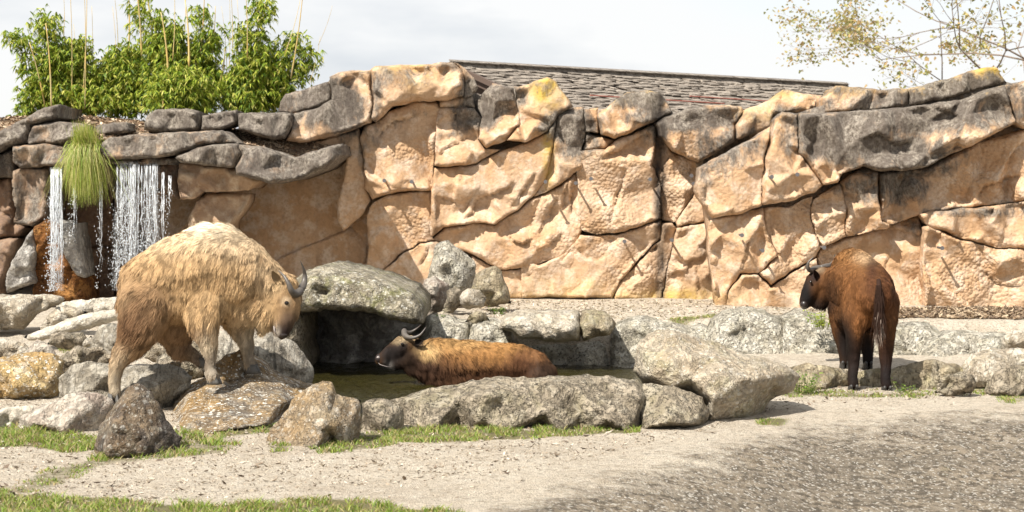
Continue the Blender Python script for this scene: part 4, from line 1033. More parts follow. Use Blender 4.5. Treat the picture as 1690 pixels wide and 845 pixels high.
# right side
boulder([(1270,672),(1285,640),(1300,606),(1330,600),(1365,604),(1400,612),(1410,640),(1405,668),(1340,674)], 14.5, .24, 'tuff', 'brown matted low rock between the big boulder and the standing animal')
boulder([(1396,668),(1400,618),(1430,612),(1470,606),(1475,640),(1472,668)], 14.6, .2, 'tuff', 'brown low ledge rock between the standing animal\'s hind legs')
boulder([(1462,664),(1466,612),(1500,600),(1545,596),(1580,600),(1596,612),(1590,640),(1560,660),(1500,666)], 14.6, .32, 'tuff', 'rounded brown matted rock right of the standing animal\'s hind legs')
boulder([(1542,648),(1546,630),(1562,620),(1590,614),(1606,620),(1609,634),(1600,646),(1565,652)], 13.95, .14, 'bank', 'small oval grey stone lying right of the brown matted rock')
boulder([(1585,640),(1590,606),(1604,585),(1640,574),(1680,576),(1720,590),(1720,640),(1650,648),(1605,646)], 14.6, .28, 'buff', 'buff rounded rock at the right edge')
boulder([(1622,652),(1640,620),(1660,604),(1690,600),(1725,606),(1725,660),(1660,660)], 14.1, .22, 'bank', 'angular grey rock in front of the buff rock at the right edge', facets=.9)
boulder([(1655,578),(1660,555),(1675,544),(1700,546),(1722,556),(1720,584),(1690,586)], 15.6, .18, 'buff', 'small buff rock on top of the bank at the right edge')
# small loose stones
for (x, y, r, mt, lb) in [(318,752,26,'bank','flat grey stone in the grass right of the dark pointed rock'), (862,560,1,'bank',None)]:
    if lb:
        d = dc(y)
        boulder([(x-r,y+2),(x-r*.8,y-6),(x,y-9),(x+r*.8,y-7),(x+r,y+2),(x,y+6)], d, .08, mt, lb, cat='stone', name='stone')
# standing block that carries the grass tuft: the ledge rock already drawn

# gravel pebbles on the path
rg = np.random.default_rng(12)
def ground_scatter(n, seed, region=None):
    rg = np.random.default_rng(seed)
    x = rg.uniform(-4.6, 4.8, n); y = rg.uniform(8.6, 15.2, n)
    p = np.stack([x, y], 1)
    k = (abs(x) < y * .3) & (poly_sd(p, POOL) > .1)
    return p[k]
gp_ = ground_scatter(30000, 5)
lx_ = np.interp(gp_[:, 0], [a for a, _ in ln], [b for _, b in ln])
gp_ = gp_[(lx_ < gp_[:, 1] - .6) | (np.random.default_rng(4).uniform(0, 1, len(gp_)) < .12)]
sz = np.random.default_rng(8).power(.6, len(gp_))
chips('gravel', np.stack([gp_[:, 0], gp_[:, 1], ground_z(gp_[:, 0], gp_[:, 1]) + .001], 1), 1, .0085, M['tint'], 'loose fine gravel scattered over the path', 'gravel',
      [(.56, .48, .37), (.44, .36, .26), (.26, .20, .14), (.60, .53, .43), (.34, .26, .18), (.20, .16, .11)])
gq = gp_[::9]; gq = gq + .02
chips('small_stones', np.stack([gq[:, 0], gq[:, 1], ground_z(gq[:, 0], gq[:, 1]) + .004], 1), 1, .016, M['tint'], 'small loose stones and crumbs of bark scattered over the path', 'small stones',
      [(.30, .25, .19), (.20, .15, .10), (.44, .38, .30), (.14, .10, .07)])
# bark litter on the terrace in front of the right wall
rg = np.random.default_rng(15)
qx = rg.uniform(3.3, 5.2, 3500) ; qy = rg.uniform(17.4, 18.6, 3500)
chips('twig_litter', np.stack([qx, qy, ground_z(qx, qy) + .01], 1), 1, .03, M['tint'], 'brown twig and bark litter at the foot of the right wall', 'litter',
      [(.22, .15, .09), (.12, .08, .05), (.38, .29, .19)])
qx = rg.uniform(-.4, 3.2, 2500) ; qy = rg.uniform(17.2, 20.0, 2500)
chips('terrace_gravel', np.stack([qx, qy, ground_z(qx, qy) + .002], 1), 1, .016, M['tint'], 'sparse grit on the sandy terrace below the centre wall', 'gravel',
      [(.50, .42, .31), (.26, .20, .13), (.58, .50, .38)])

# ------------------------------------------------------------------ grass and leaves
m, t, b = new_mat('leafy')
tc_ = attr(t, 'tint', True)
t.links.new(tc_, b.inputs['Base Color']); b.inputs['Roughness'].default_value = 0.55
tr = N(t, 'ShaderNodeBsdfTranslucent'); t.links.new(tc_, tr.inputs[0])
ms = N(t, 'ShaderNodeMixShader'); ms.inputs[0].default_value = 0.45
outn = [n for n in t.nodes if n.type == 'OUTPUT_MATERIAL'][0]
t.links.new(b.outputs[0], ms.inputs[1]); t.links.new(tr.outputs[0], ms.inputs[2]); t.links.new(ms.outputs[0], outn.inputs[0])
M['leaf'] = m
def blades(root, up, side, L, wd, bend, tint):
    """curved tapering blades: arrays of roots, unit directions, lengths"""
    n = len(root)
    L = L[:, None]; wd = wd[:, None]
    p0 = root; p1 = root + up * L * .5 + bend * L * .18; p2 = root + up * L * .88 + bend * L * .62
    V = np.stack([p0 - side * wd, p0 + side * wd, p1 - side * wd * .8, p1 + side * wd * .8, p2], 1).reshape(-1, 3)
    b0 = np.arange(n) * 5
    Fq = np.stack([b0, b0 + 1, b0 + 3, b0 + 2], 1).tolist() + np.stack([b0 + 2, b0 + 3, b0 + 4], 1).tolist()
    return V, Fq, np.repeat(tint, 5, 0)
def unit(v): return v / (np.linalg.norm(v, axis=1)[:, None] + 1e-9)
def grass_obj(name, pts, hh, label, cat, cols, seed, wide=.0028, kind='stuff'):
    rg = np.random.default_rng(seed); n = len(pts)
    up = unit(np.stack([rg.normal(0, .28, n), rg.normal(0, .28, n), np.ones(n)], 1))
    a = rg.uniform(0, 2 * math.pi, n); bend = np.stack([np.cos(a), np.sin(a), -.15 * np.ones(n)], 1)
    a2 = rg.uniform(-.9, .9, n); side = np.stack([np.cos(a2), np.sin(a2), np.zeros(n)], 1)
    tint = np.array(cols)[rg.integers(0, len(cols), n)] * rg.uniform(.75, 1.25, (n, 1))
    V, Fq, tt = blades(pts, up, side, hh * rg.uniform(.45, 1.3, n), np.full(n, wide) * rg.uniform(.7, 1.4, n), bend, tint)
    o = mesh_obj(name, V, Fq, M['leaf'], None, True, {'tint': tt})
    return tag(o, label, cat, None, kind)
GC = [(.19, .29, .035), (.24, .33, .045), (.31, .36, .06), (.14, .21, .03), (.42, .36, .16), (.36, .27, .13)]
labels = ['grass along the bottom left edge of the picture', 'grass in front of the left rocks', 'thin grass line crossing the path at the left', 'grass round the foot of the dark pointed rock',
 'grass at the foot of the spotted slab rock', 'small yellow green tuft left of the wedge rock', 'grass right of the wedge rock', 'grass along the front bank', 'small grass tuft right of the big boulder',
 'grass at the standing animal\'s rear hooves', 'sparse grass below the small oval stone', 'grass at the right edge', 'grass strip on the terrace', 'sparse grass in the dark gravel', 'sparse grass at the bottom right',
 'grass between the wedge rock and the front bank', 'grass by the bleached plank', 'grass above the left grey boulder']
for gi, ((poly, dn, hh), lb) in enumerate(zip(GP, labels)):
    rg = np.random.default_rng(100 + gi)
    lo, hi = poly.min(0), poly.max(0)
    n = int((hi - lo).prod() * 9500 * dn) + 40
    n = min(n, 60000)
    p = rg.uniform(lo - .05, hi + .05, (n, 2))
    sdv = poly_sd(p, poly)
    clump = fbm(np.concatenate([p * 6, np.zeros((n, 1))], 1), 4, 3)
    k = (sdv < .03 + clump * .06) & (clump > -.16 + (1 - dn) * .35) & (rg.uniform(0, 1, n) < .55 + clump * 1.4)
    p = p[k]
    if len(p) < 5: continue
    pts = np.stack([p[:, 0], p[:, 1], ground_z(p[:, 0], p[:, 1]) - .004], 1)
    grass_obj('grass', pts, hh * (.75 + .9 * np.clip(fbm(pts * 4, 6, 2), -.5, .6)), lb, 'grass', GC, gi)

def leaf_plant(name, base, r, h, nleaf, size, cols, label, cat, seed, stems=8):
    """low leafy weed: stems plus separate leaves, one thing with two parts"""
    rg = np.random.default_rng(seed)
    root = empty(name, tuple(base), label, cat)
    sv, sf = [], []
    tips = []
    for k in range(stems):
        a = rg.uniform(0, 6.28); rr = r * rg.uniform(.2, 1)
        p0 = np.array(base) + np.array([math.cos(a) * rr * .5, math.sin(a) * rr * .5, -.02]); p2 = np.array(base) + np.array([math.cos(a) * rr, math.sin(a) * rr, h * rg.uniform(.5, 1)])
        v, f = tube([p0, (p0 + p2) / 2 + np.array([0, 0, h * .1]), p2], [.003, .0025, .0015], 4)
        o = len(sv); sv += v; sf += [[i + o for i in q] for q in f]
        tips.append((p0, p2))
    mesh_obj('stem', sv, sf, M['stem'], root)
    n = nleaf
    ti = rg.integers(0, stems, n); tt = rg.uniform(.25, 1.05, n)[:, None]
    P0 = np.array([tips[i][0] for i in ti]); P2 = np.array([tips[i][1] for i in ti])
    rt = P0 * (1 - tt) + P2 * tt + rg.normal(0, .012, (n, 3))
    a = rg.uniform(0, 6.28, n)
    up = unit(np.stack([np.cos(a), np.sin(a), rg.uniform(.1, .8, n)], 1))
    side = unit(np.cross(up, np.array([0, 0, 1.0])) + rg.normal(0, .2, (n, 3)))
    tint = np.array(cols)[rg.integers(0, len(cols), n)] * rg.uniform(.75, 1.25, (n, 1))
    V, Fq, tc2 = blades(rt, up, side, size * rg.uniform(.7, 1.3, n), size * .24 * np.ones(n), np.tile([0, 0, -.6], (n, 1)), tint)
    lf = mesh_obj('foliage', V, Fq, M['leaf'], root, True, {'tint': tc2})
    lf['kind'] = 'stuff'
    return root
m, t, b = new_mat('green_stem'); b.inputs['Base Color'].default_value = (0.20, 0.22, 0.07, 1); b.inputs['Roughness'].default_value = .7
M['stem'] = m
WC = [(.16, .26, .03), (.22, .32, .05), (.10, .18, .025)]
def gpt(px, py, d, up=0.0):
    x = (px - CX) * d / F
    return (x, d, float(ground_z(np.array([x]), np.array([d]))[0]) + up)
leaf_plant('weed', gpt(1322, 640, 13.95), .17, .17, 170, .035, WC, 'green leafy weed growing right of the big smooth boulder', 'weed', 1, 14)
leaf_plant('weed', P(1358, 540, 16.2), .16, .16, 190, .04, [(.30, .38, .04), (.36, .40, .07), (.2, .3, .04)], 'yellow green weed on the bank under the standing animal\'s chin', 'weed', 2, 12)
leaf_plant('weed', gpt(820, 495, 17.85), .14, .07, 220, .03, [(.09, .15, .025), (.14, .22, .03)], 'low dark green weed at the foot of the dark brown rock', 'weed', 3, 12)
leaf_plant('weed', P(728, 528, 17.1), .05, .05, 50, .025, WC, 'tiny green weed on the terrace by the split rock', 'weed', 4, 6)
leaf_plant('weed', gpt(1495, 640, 14.15), .1, .08, 70, .03, WC, 'small green weed left of the oval grey stone', 'weed', 5, 8)

# grass tuft that hangs over the cliff lip between the waterfalls
rg = np.random.default_rng(44)
tb = P(143, 232, 19.25)
tuft = empty('hanging_grass', tuple(tb), 'bright yellow green grass clump hanging over the cliff lip beside the waterfall', 'grass clump')
n = 2700
base = np.array(tb) + np.stack([rg.normal(0, .056, n), rg.uniform(-.12, .12, n), rg.uniform(-.16, .0, n)], 1)
hang = rg.uniform(0, 1, n) < .72
Ls = np.where(hang, rg.uniform(.2, .66, n) ** 1.15, rg.uniform(.08, .24, n))
segs = 5
gvx = []; gf_ = []; gt = []
dirx = rg.normal(0, .16, n) * np.where(rg.uniform(0, 1, n) < .18, 2.4, 1); diry = -rg.uniform(.15, .9, n)
wdt = rg.uniform(.003, .0055, n)
cols = np.array([(.33, .40, .06), (.45, .46, .10), (.24, .33, .05), (.55, .50, .20)])[rg.integers(0, 4, n)] * rg.uniform(.7, 1.2, (n, 1))
for j in range(segs + 1):
    tt = j / segs
    x = base[:, 0] + dirx * tt * Ls
    up_ = np.where(hang, .30 * tt - 1.25 * tt ** 2, 1.0 * tt)
    y = base[:, 1] + diry * np.minimum(tt * 1.6, 1) * .22
    z = base[:, 2] + up_ * Ls
    ww = wdt * (1 - tt * .9)
    gvx.append(np.stack([np.stack([x - ww, y, z], 1), np.stack([x + ww, y, z], 1)], 1))
G_ = np.stack(gvx, 1).reshape(-1, 3)
b0 = np.arange(n) * (segs + 1) * 2
fl = [np.stack([b0 + 2 * j, b0 + 2 * j + 1, b0 + 2 * j + 3, b0 + 2 * j + 2], 1) for j in range(segs)]
o = mesh_obj('grass_blades', G_, np.concatenate(fl), M['leaf'], tuft, True, {'tint': np.repeat(cols, (segs + 1) * 2, 0)})
o['kind'] = 'stuff'

# ------------------------------------------------------------------ bamboo
m, t, b = new_mat('bamboo_cane'); pos = geo(t).outputs['Position']
b.inputs['Roughness'].default_value = .45
cc = mix(t, ramp(t, noise(t, pos, 5, 3, .5), [(.4, 0.0), (.6, 1.0)]), (.52, .36, .12), (.42, .34, .16))
t.links.new(cc, b.inputs['Base Color'])
M['cane'] = m
def leaf_cloud(center, r, n, size, rg, droop=.5, hang=.55):
    """narrow leaves in small drooping fans spread through an uneven volume"""
    nf = max(1, n // 7)
    u = rg.normal(0, 1, (nf, 3)); u /= np.linalg.norm(u, axis=1)[:, None]
    rr = rg.uniform(.25, 1.0, nf) ** .6
    c = np.array(center) + u * rr[:, None] * np.array(r)
    c += rg.normal(0, .06, (nf, 3))
    rt = np.repeat(c, 7, 0); k = len(rt)
    a = np.repeat(rg.uniform(0, 6.28, nf), 7) + rg.normal(0, .75, k)
    up = unit(np.stack([np.cos(a), np.sin(a), -hang + rg.normal(0, .35, k)], 1))
    side = unit(np.cross(up, unit(rg.normal(0, .4, (k, 3)) + np.array([0, 0, 1.0]))))
    hgt = np.clip((rt[:, 2] - center[2]) / max(r[2], .01), -1, 1)
    return rt, up, side, hgt, size * rg.uniform(.6, 1.25, k)
def bamboo(name, base_px, base_d, blobs, canes, label, seed, yel=.5):
    rg = np.random.default_rng(seed)
    b_ = P(*base_px, base_d); b_.z = float(plateau_z(np.array([b_.x]), np.array([b_.y]))[0])
    root = empty(name, tuple(b_), label, 'bamboo', 'bamboo plants on the cliff top')
    RT, UP, SD, LN, TT = [], [], [], [], []
    for (px, py, rx, rz, n, dd) in blobs:
        d = base_d + dd; sc_ = d / F; n = int(n * 3.3)
        c = P(px, py, d)
        rt, up, side, hg, ln_ = leaf_cloud(c, (rx * sc_, max(rx, 25) * sc_ * .8, rz * sc_), n, .085, rg)
        k = len(rt)
        pal = np.array([(.20, .30, .03), (.34, .41, .045), (.50, .52, .08), (.08, .15, .02), (.62, .57, .15)])
        pw = np.array([.3, .3, .12 + .22 * yel, .15, .03 + .12 * yel]); ix = rg.choice(5, k, p=pw / pw.sum())
        tt = pal[ix] * rg.uniform(.75, 1.25, (k, 1))
        RT.append(rt); UP.append(up); SD.append(side); LN.append(ln_); TT.append(tt)
    RT = np.concatenate(RT); UP = np.concatenate(UP); SD = np.concatenate(SD); LN = np.concatenate(LN); TT = np.concatenate(TT)
    V, Fq, tc2 = blades(RT, UP, SD, LN, LN * .085, np.tile([0, 0, -.5], (len(RT), 1)), TT)
    o = mesh_obj('foliage', V, Fq, M['leaf'], root, True, {'tint': tc2}); o['kind'] = 'stuff'
    for (x0, y0, x1, y1, r) in canes:
        d = base_d + rg.uniform(-.5, .3)
        p0 = P(x0, y0, d); p1 = P(x1, y1, d + rg.uniform(-.2, .2))
        p0.z = min(p0.z, plateau_z(np.array([p0.x]), np.array([p0.y]))[0] + .3) if y0 > 170 else p0.z
        path = []; rad = []
        m_ = 9
        for k in range(m_):
            tt = k / (m_ - 1)
            q = p0.lerp(p1, tt) + Vector((math.sin(tt * 2.2) * .03, 0, 0))
            path.append(q); rad.append(1.0 * r * (1 - .55 * tt) * (1.12 if k % 2 else .95))
        v, f = tube(path, rad, 6)
        mesh_obj('cane', v, f, M['cane'], root)
    return root
bamboo('bamboo', (70, 185), 21.2, [(75,140,30,42,1500,0),(45,175,14,30,400,0),(28,62,14,14,150,0),(75,38,22,13,240,0),(84,62,14,14,170,0),(48,72,14,10,120,0),(60,95,18,12,170,0),(90,85,14,14,160,0),(100,100,26,20,420,0),(45,108,12,12,110,0)],
       [(85,180,72,38,.011),(50,120,30,60,.008),(75,180,45,70,.009),(118,180,112,-20,.006),(140,180,135,-25,.006),(125,170,118,40,.004)], 'leftmost bamboo with two dark topknots of leaves', 1, .2)
bamboo('bamboo', (130, 185), 21.4, [(125,140,42,48,3000,0),(125,85,24,24,620,0),(100,160,36,26,900,-.2),(150,165,34,22,900,-.2)],
       [(135,185,140,-25,.007),(150,170,148,10,.005),(105,60,100,-20,.004)], 'yellowish bushy bamboo second from the left on the cliff top', 2, .9)
bamboo('bamboo', (200, 185), 21.5, [(200,120,36,40,2200,0),(205,165,46,22,1300,0),(232,12,15,16,160,0),(228,38,10,14,60,0),(215,95,24,22,600,0)],
       [(212,100,208,-25,.013),(234,95,220,-30,.013),(195,100,185,-10,.005),(232,120,234,0,.010),(192,120,182,10,.004)], 'bamboo with thick tan canes left of the middle of the thicket', 3, .5)
bamboo('bamboo', (260, 185), 21.3, [(270,85,32,45,2000,0),(262,32,12,14,130,0),(245,140,36,32,1500,.2),(285,60,18,20,330,0)],
       [(262,160,236,-30,.016),(278,125,262,20,.013),(285,100,284,-20,.006),(300,110,303,-20,.005)], 'tall bamboo with a bare leaning tan cane in the middle of the thicket', 4, .3)
bamboo('bamboo', (300, 188), 20.9, [(300,145,50,32,3300,0),(325,165,30,20,900,0),(275,170,30,16,700,-.1)],
       [(268,180,262,150,.008)], 'low dense light green bamboo at the front of the thicket', 5, .6)
bamboo('bamboo', (345, 185), 21.4, [(330,90,28,36,900,0),(330,25,12,12,150,0),(350,60,14,18,220,0),(345,130,24,32,700,.1)],
       [(312,112,302,0,.013),(329,105,334,-30,.009),(345,130,352,10,.008),(360,150,368,80,.011),(375,130,362,10,.004),(378,120,374,-30,.004)], 'sparse bamboo of several canes right of the middle', 6, .4)
bamboo('bamboo', (400, 186), 21.2, [(415,120,32,38,2000,0),(410,165,36,22,1400,0),(432,18,17,24,300,0),(422,50,14,18,120,0),(400,60,14,16,200,0),(428,75,20,22,260,0),(380,150,20,28,600,0)],
       [(385,178,380,80,.013),(408,95,400,-30,.007),(428,110,416,-30,.007),(384,80,375,-30,.005),(392,110,388,0,.004)], 'bamboo with a high leafy tuft on its cane, right part of the thicket', 7, .5)
bamboo('bamboo', (460, 186), 21.3, [(455,110,26,30,900,0),(460,150,28,32,1100,0),(485,68,14,18,170,0),(508,92,14,16,200,0),(495,115,14,16,170,0),(478,75,10,10,70,0)],
       [(480,130,498,-30,.009),(470,90,492,0,.005),(510,140,525,60,.003),(525,75,545,10,.003),(490,140,512,85,.007)], 'rightmost bamboo of the thicket next to the grey wall blocks', 8, .5)

# ------------------------------------------------------------------ sparse autumn tree behind the wall (right)
m, t, b = new_mat('bark'); pos = geo(t).outputs['Position']
t.links.new(mix(t, noise(t, pos, 12, 5, .6), (.26, .20, .15), (.14, .11, .09)), b.inputs['Base Color']); b.inputs['Roughness'].default_value = .9
M['bark'] = m
def branch_tree(name, base, height, lean, rg, leaf_n, cols, label, leafsize=.10, r0=.13, spread=.62, levels=6, first=None):
    root = empty(name, tuple(base), label, 'tree')
    sv, sf = [], []; tips = []
    def grow(p, d, L, r, lv):
        pts = [p]; dd = d.copy()
        for k in range(3):
            dd = (dd + Vector(rg.normal(0, .12, 3)) + Vector((0, 0, .03))).normalized()
            pts.append(pts[-1] + dd * L / 3)
        rr = [r, r * .88, r * .76, r * .62]
        v, f = tube(pts, rr, 6 if lv > 3 else 4)
        o = len(sv); sv.extend(v); sf.extend([[i + o for i in q] for q in f])
        if lv <= 2: tips.extend(pts[1:])
        if lv == 0: return
        for k in range(3 if rg.uniform() < .45 else 2):
            nd = (dd + Vector(rg.normal(0, spread, 3)) * Vector((1, .8, .7))).normalized()
            nd.z = max(nd.z, -.15)
            grow(pts[-1] if k < 2 else pts[2], nd.normalized(), L * rg.uniform(.68, .86), r * .62, lv - 1)
    grow(Vector(base), Vector(lean).normalized(), height, r0, levels)
    mesh_obj('trunk', sv, sf, M['bark'], root)
    n = leaf_n
    tp = np.array([tuple(t_) for t_ in tips])
    nf = n // 4
    sel = tp[rg.integers(0, len(tp), nf)] + rg.normal(0, .10, (nf, 3))
    rt = np.repeat(sel, 4, 0) + rg.normal(0, .06, (nf * 4, 3)); k = len(rt)
    a = rg.uniform(0, 6.28, k)
    up = unit(np.stack([np.cos(a), np.sin(a), rg.normal(-.3, .4, k)], 1))
    side = unit(np.cross(up, rg.normal(0, 1, (k, 3))))
    tt = np.array(cols)[rg.integers(0, len(cols), k)] * rg.uniform(.7, 1.25, (k, 1))
    ln_ = leafsize * rg.uniform(.6, 1.3, k)
    V, Fq, t2 = blades(rt, up, side, ln_, ln_ * .3, np.tile([0, 0, -.3], (k, 1)), tt)
    o = mesh_obj('crown', V, Fq, M['leaf'], root, True, {'tint': t2}); o['kind'] = 'stuff'
    return root
rg = np.random.default_rng(5)
AC = [(.34, .31, .10), (.42, .35, .13), (.24, .25, .08), (.42, .29, .13)]
branch_tree('autumn_tree', (10.2, 33, 0), 2.3, (-.10, 0, 1), rg, 5200, AC, 'thin autumn tree with sparse yellowing leaves behind the right end of the wall', .075, .05, .62, 6)
rg = np.random.default_rng(19)
branch_tree('autumn_tree', (11.3, 34, 0), 2.5, (-.16, 0, 1), rg, 5200, AC, 'second sparse yellowing tree behind the wall, at the very right edge', .075, .05, .58, 6)

# ------------------------------------------------------------------ roof behind the wall
m, t, b = new_mat('weathered_shingle')
pos = geo(t).outputs['Position']
c = mix(t, ramp(t, noise(t, pos, 3.5, 7, .75), [(.36, 0.0), (.62, 1.0)]), (.25, .215, .18), (.38, .335, .285))
c = mix(t, ramp(t, noise(t, stretch(t, pos, (1, 5, 5)), 3.0, 6, .7), [(.40, .85), (.52, 0.0)]), c, (.085, .065, .05))
c = mix(t, attr(t, 'tint', True), c, (.30, .23, .18), 'MIX') if False else c
mu = mix(t, 1.0, c, attr(t, 'tint', True), 'MULTIPLY')
t.links.new(mu, b.inputs['Base Color']); b.inputs['Roughness'].default_value = .95
bump(t, b, noise(t, pos, 18, 7, .75), 1.0, .04)
M['shingle'] = m
m, t, b = new_mat('red_brown_trim'); b.inputs['Base Color'].default_value = (.30, .09, .06, 1); b.inputs['Roughness'].default_value = .7
M['trim'] = m
m, t, b = new_mat('dark_timber'); b.inputs['Base Color'].default_value = (.09, .06, .045, 1); b.inputs['Roughness'].default_value = .85
M['timber'] = m
RL = P(748, 104, 25.2); RR = Vector(P(1388, 140, 25.2 * 196 / 160))
ax = (RR - RL); ax.z = 0; axn = ax.normalized(); perp = Vector((axn.y, -axn.x, 0))      # towards the viewer
if perp.y > 0: perp = -perp
sl = (perp * 1.0 + Vector((0, 0, -.34))).normalized()
roof = empty('shingle_roof_building', (RL.x + 1, RL.y - 1, 0), 'brown building with a weathered shingle roof behind the rock wall', 'building')
Lr = ax.length + .2; W_ = 4.6
nrm_ = axn.cross(sl).normalized()
if nrm_.z < 0: nrm_ = -nrm_
def slabmesh(o, u, v, w_, lu, lv, lw):
    u = Vector(u) * lu; v = Vector(v) * lv; w_ = Vector(w_) * lw; o = Vector(o)
    vs = [o, o + u, o + u + v, o + v, o + w_, o + u + w_, o + u + v + w_, o + v + w_]
    return [tuple(q) for q in vs], [[0, 1, 2, 3], [4, 7, 6, 5], [0, 4, 5, 1], [1, 5, 6, 2], [2, 6, 7, 3], [3, 7, 4, 0]]
v, f = slabmesh(RL + nrm_ * -.16, axn, sl, nrm_, Lr, W_, .10); mesh_obj('roof_deck', v, f, M['timber'], roof, False)
back = (-perp + Vector((0, 0, -.34))).normalized(); nb = axn.cross(back).normalized()
if nb.z < 0: nb = -nb
v, f = slabmesh(RL - nb * .05, axn, back, nb, Lr, W_, .10); mesh_obj('rear_roof', v, f, M['shingle'], roof, False, {'tint': np.ones((8, 3)) * .8})
rg = np.random.default_rng(31)
VV, FF, TT = [], [], []
rows = 30
for r_i in range(rows):
    s0 = r_i * W_ / rows
    u = -.05
    rowt = rg.uniform(.92, 1.05)
    while u < Lr:
        wd_ = rg.uniform(.07, .19)
        if rg.uniform() > .05:
            lift = rg.uniform(.0, .02); Ls_ = W_ / rows * rg.uniform(1.5, 1.95)
            o = RL + axn * u + sl * (s0 - rg.uniform(-.03, .09)) + nrm_ * (-.055)
            tip = (sl + nrm_ * (.10 + lift)).normalized()
            v, f = slabmesh(o, axn, tip, nrm_, wd_ * .97, Ls_, rg.uniform(.007, .018))
            b0 = len(VV); VV += v; FF += [[i + b0 for i in q] for q in f]
            tv = rowt * rg.uniform(.8, 1.2); TT += [(tv, tv * .98, tv * .95)] * 8
        u += wd_
o = mesh_obj('shingles', VV, FF, M['shingle'], roof, False, {'tint': np.array(TT)}); o['kind'] = 'stuff'
v, f = slabmesh(RL - sl * .02 - axn * .06 + nrm_ * -.07, axn, sl, nrm_, .05, W_, .07); mesh_obj('verge_board', v, f, M['timber'], roof, False)
for q, (uu, ss, ll) in enumerate([(1.2, 1.55, 2.6), (3.4, 1.35, 1.9), (.5, 2.3, 3.0), (5.2, 1.8, 2.0)]):
    v, f = slabmesh(RL + axn * uu + sl * ss + nrm_ * .035, (axn + sl * .05).normalized(), sl, nrm_, ll, .02, .012); mesh_obj('batten', v, f, M['trim'], roof, False)
# ridge capping and gable wall
v, f = slabmesh(RL - sl * .06 + nrm_ * .02 - axn * .04, axn, sl, nrm_, Lr, .10, .015); mesh_obj('ridge_board', v, f, M['shingle'], roof, False, {'tint': np.ones((8, 3)) * .95})
g0 = RL + axn * .25
gw = [g0 + Vector((0, 0, -.15)), g0 + perp * 4.0 + Vector((0, 0, -.15 - 4 * .34)), Vector((g0.x + perp.x * 4, g0.y + perp.y * 4, 0)), Vector((g0.x - perp.x * 4, g0.y - perp.y * 4, 0)), g0 - perp * 4 + Vector((0, 0, -.15 - 4 * .34))]
th = axn * .15
vs = [tuple(q) for q in gw] + [tuple(q + th) for q in gw]
mesh_obj('gable_wall', vs, [[0, 1, 2, 3, 4], [9, 8, 7, 6, 5]] + [[i, i + 5, (i + 1) % 5 + 5, (i + 1) % 5] for i in range(5)], M['timber'], roof, False)
fw = [g0 + perp * 3.8 + axn * 0, g0 + perp * 3.8 + axn * (Lr - .5)]
v, f = slabmesh(Vector((fw[0].x, fw[0].y, 0)), axn, Vector((0, 0, 1)), perp, Lr - .5, RL.z - 4 * .34 - .35, .15); mesh_obj('front_wall', v, f, M['timber'], roof, False)

# ------------------------------------------------------------------ falling water
m, t, b = new_mat('falling_water')
b.inputs['Base Color'].default_value = (.90, .93, .95, 1); b.inputs['Roughness'].default_value = .18
b.inputs['Transmission Weight'].default_value = .5; b.inputs['IOR'].default_value = 1.33; b.inputs['Alpha'].default_value = .72
M['fall'] = m
m, t, b = new_mat('water_veil'); pos = geo(t).outputs['Position']
b.inputs['Base Color'].default_value = (.90, .93, .95, 1); b.inputs['Roughness'].default_value = .25
va = noise(t, stretch(t, pos, (26, 26, 3.2)), 1.0, 8, .78, 1.2); vb = noise(t, stretch(t, pos, (1, 1, .5)), 30, 5, .8)
al = math_(t, 'MULTIPLY', ramp(t, va, [(.49, 0.0), (.61, 1.0)]), ramp(t, vb, [(.40, .12), (.60, 1.0)]))
t.links.new(math_(t, 'MULTIPLY', al, attr(t, 'veil')), b.inputs['Alpha'])
M['veil'] = m
ico = bmesh.new(); bmesh.ops.create_icosphere(ico, subdivisions=1, radius=1)
IV = np.array([tuple(v.co) for v in ico.verts]); IF = np.array([[v.index for v in f.verts] for f in ico.faces]); ico.free()
def drops(P_, R_2, stretchz=1.6):
    n = len(P_)
    V = (IV[None] * R_2[:, None, None] * np.array([1, 1, stretchz]) + P_[:, None]).reshape(-1, 3)
    Fq = (IF[None] + (np.arange(n) * len(IV))[:, None, None]).reshape(-1, 3)
    return V, Fq
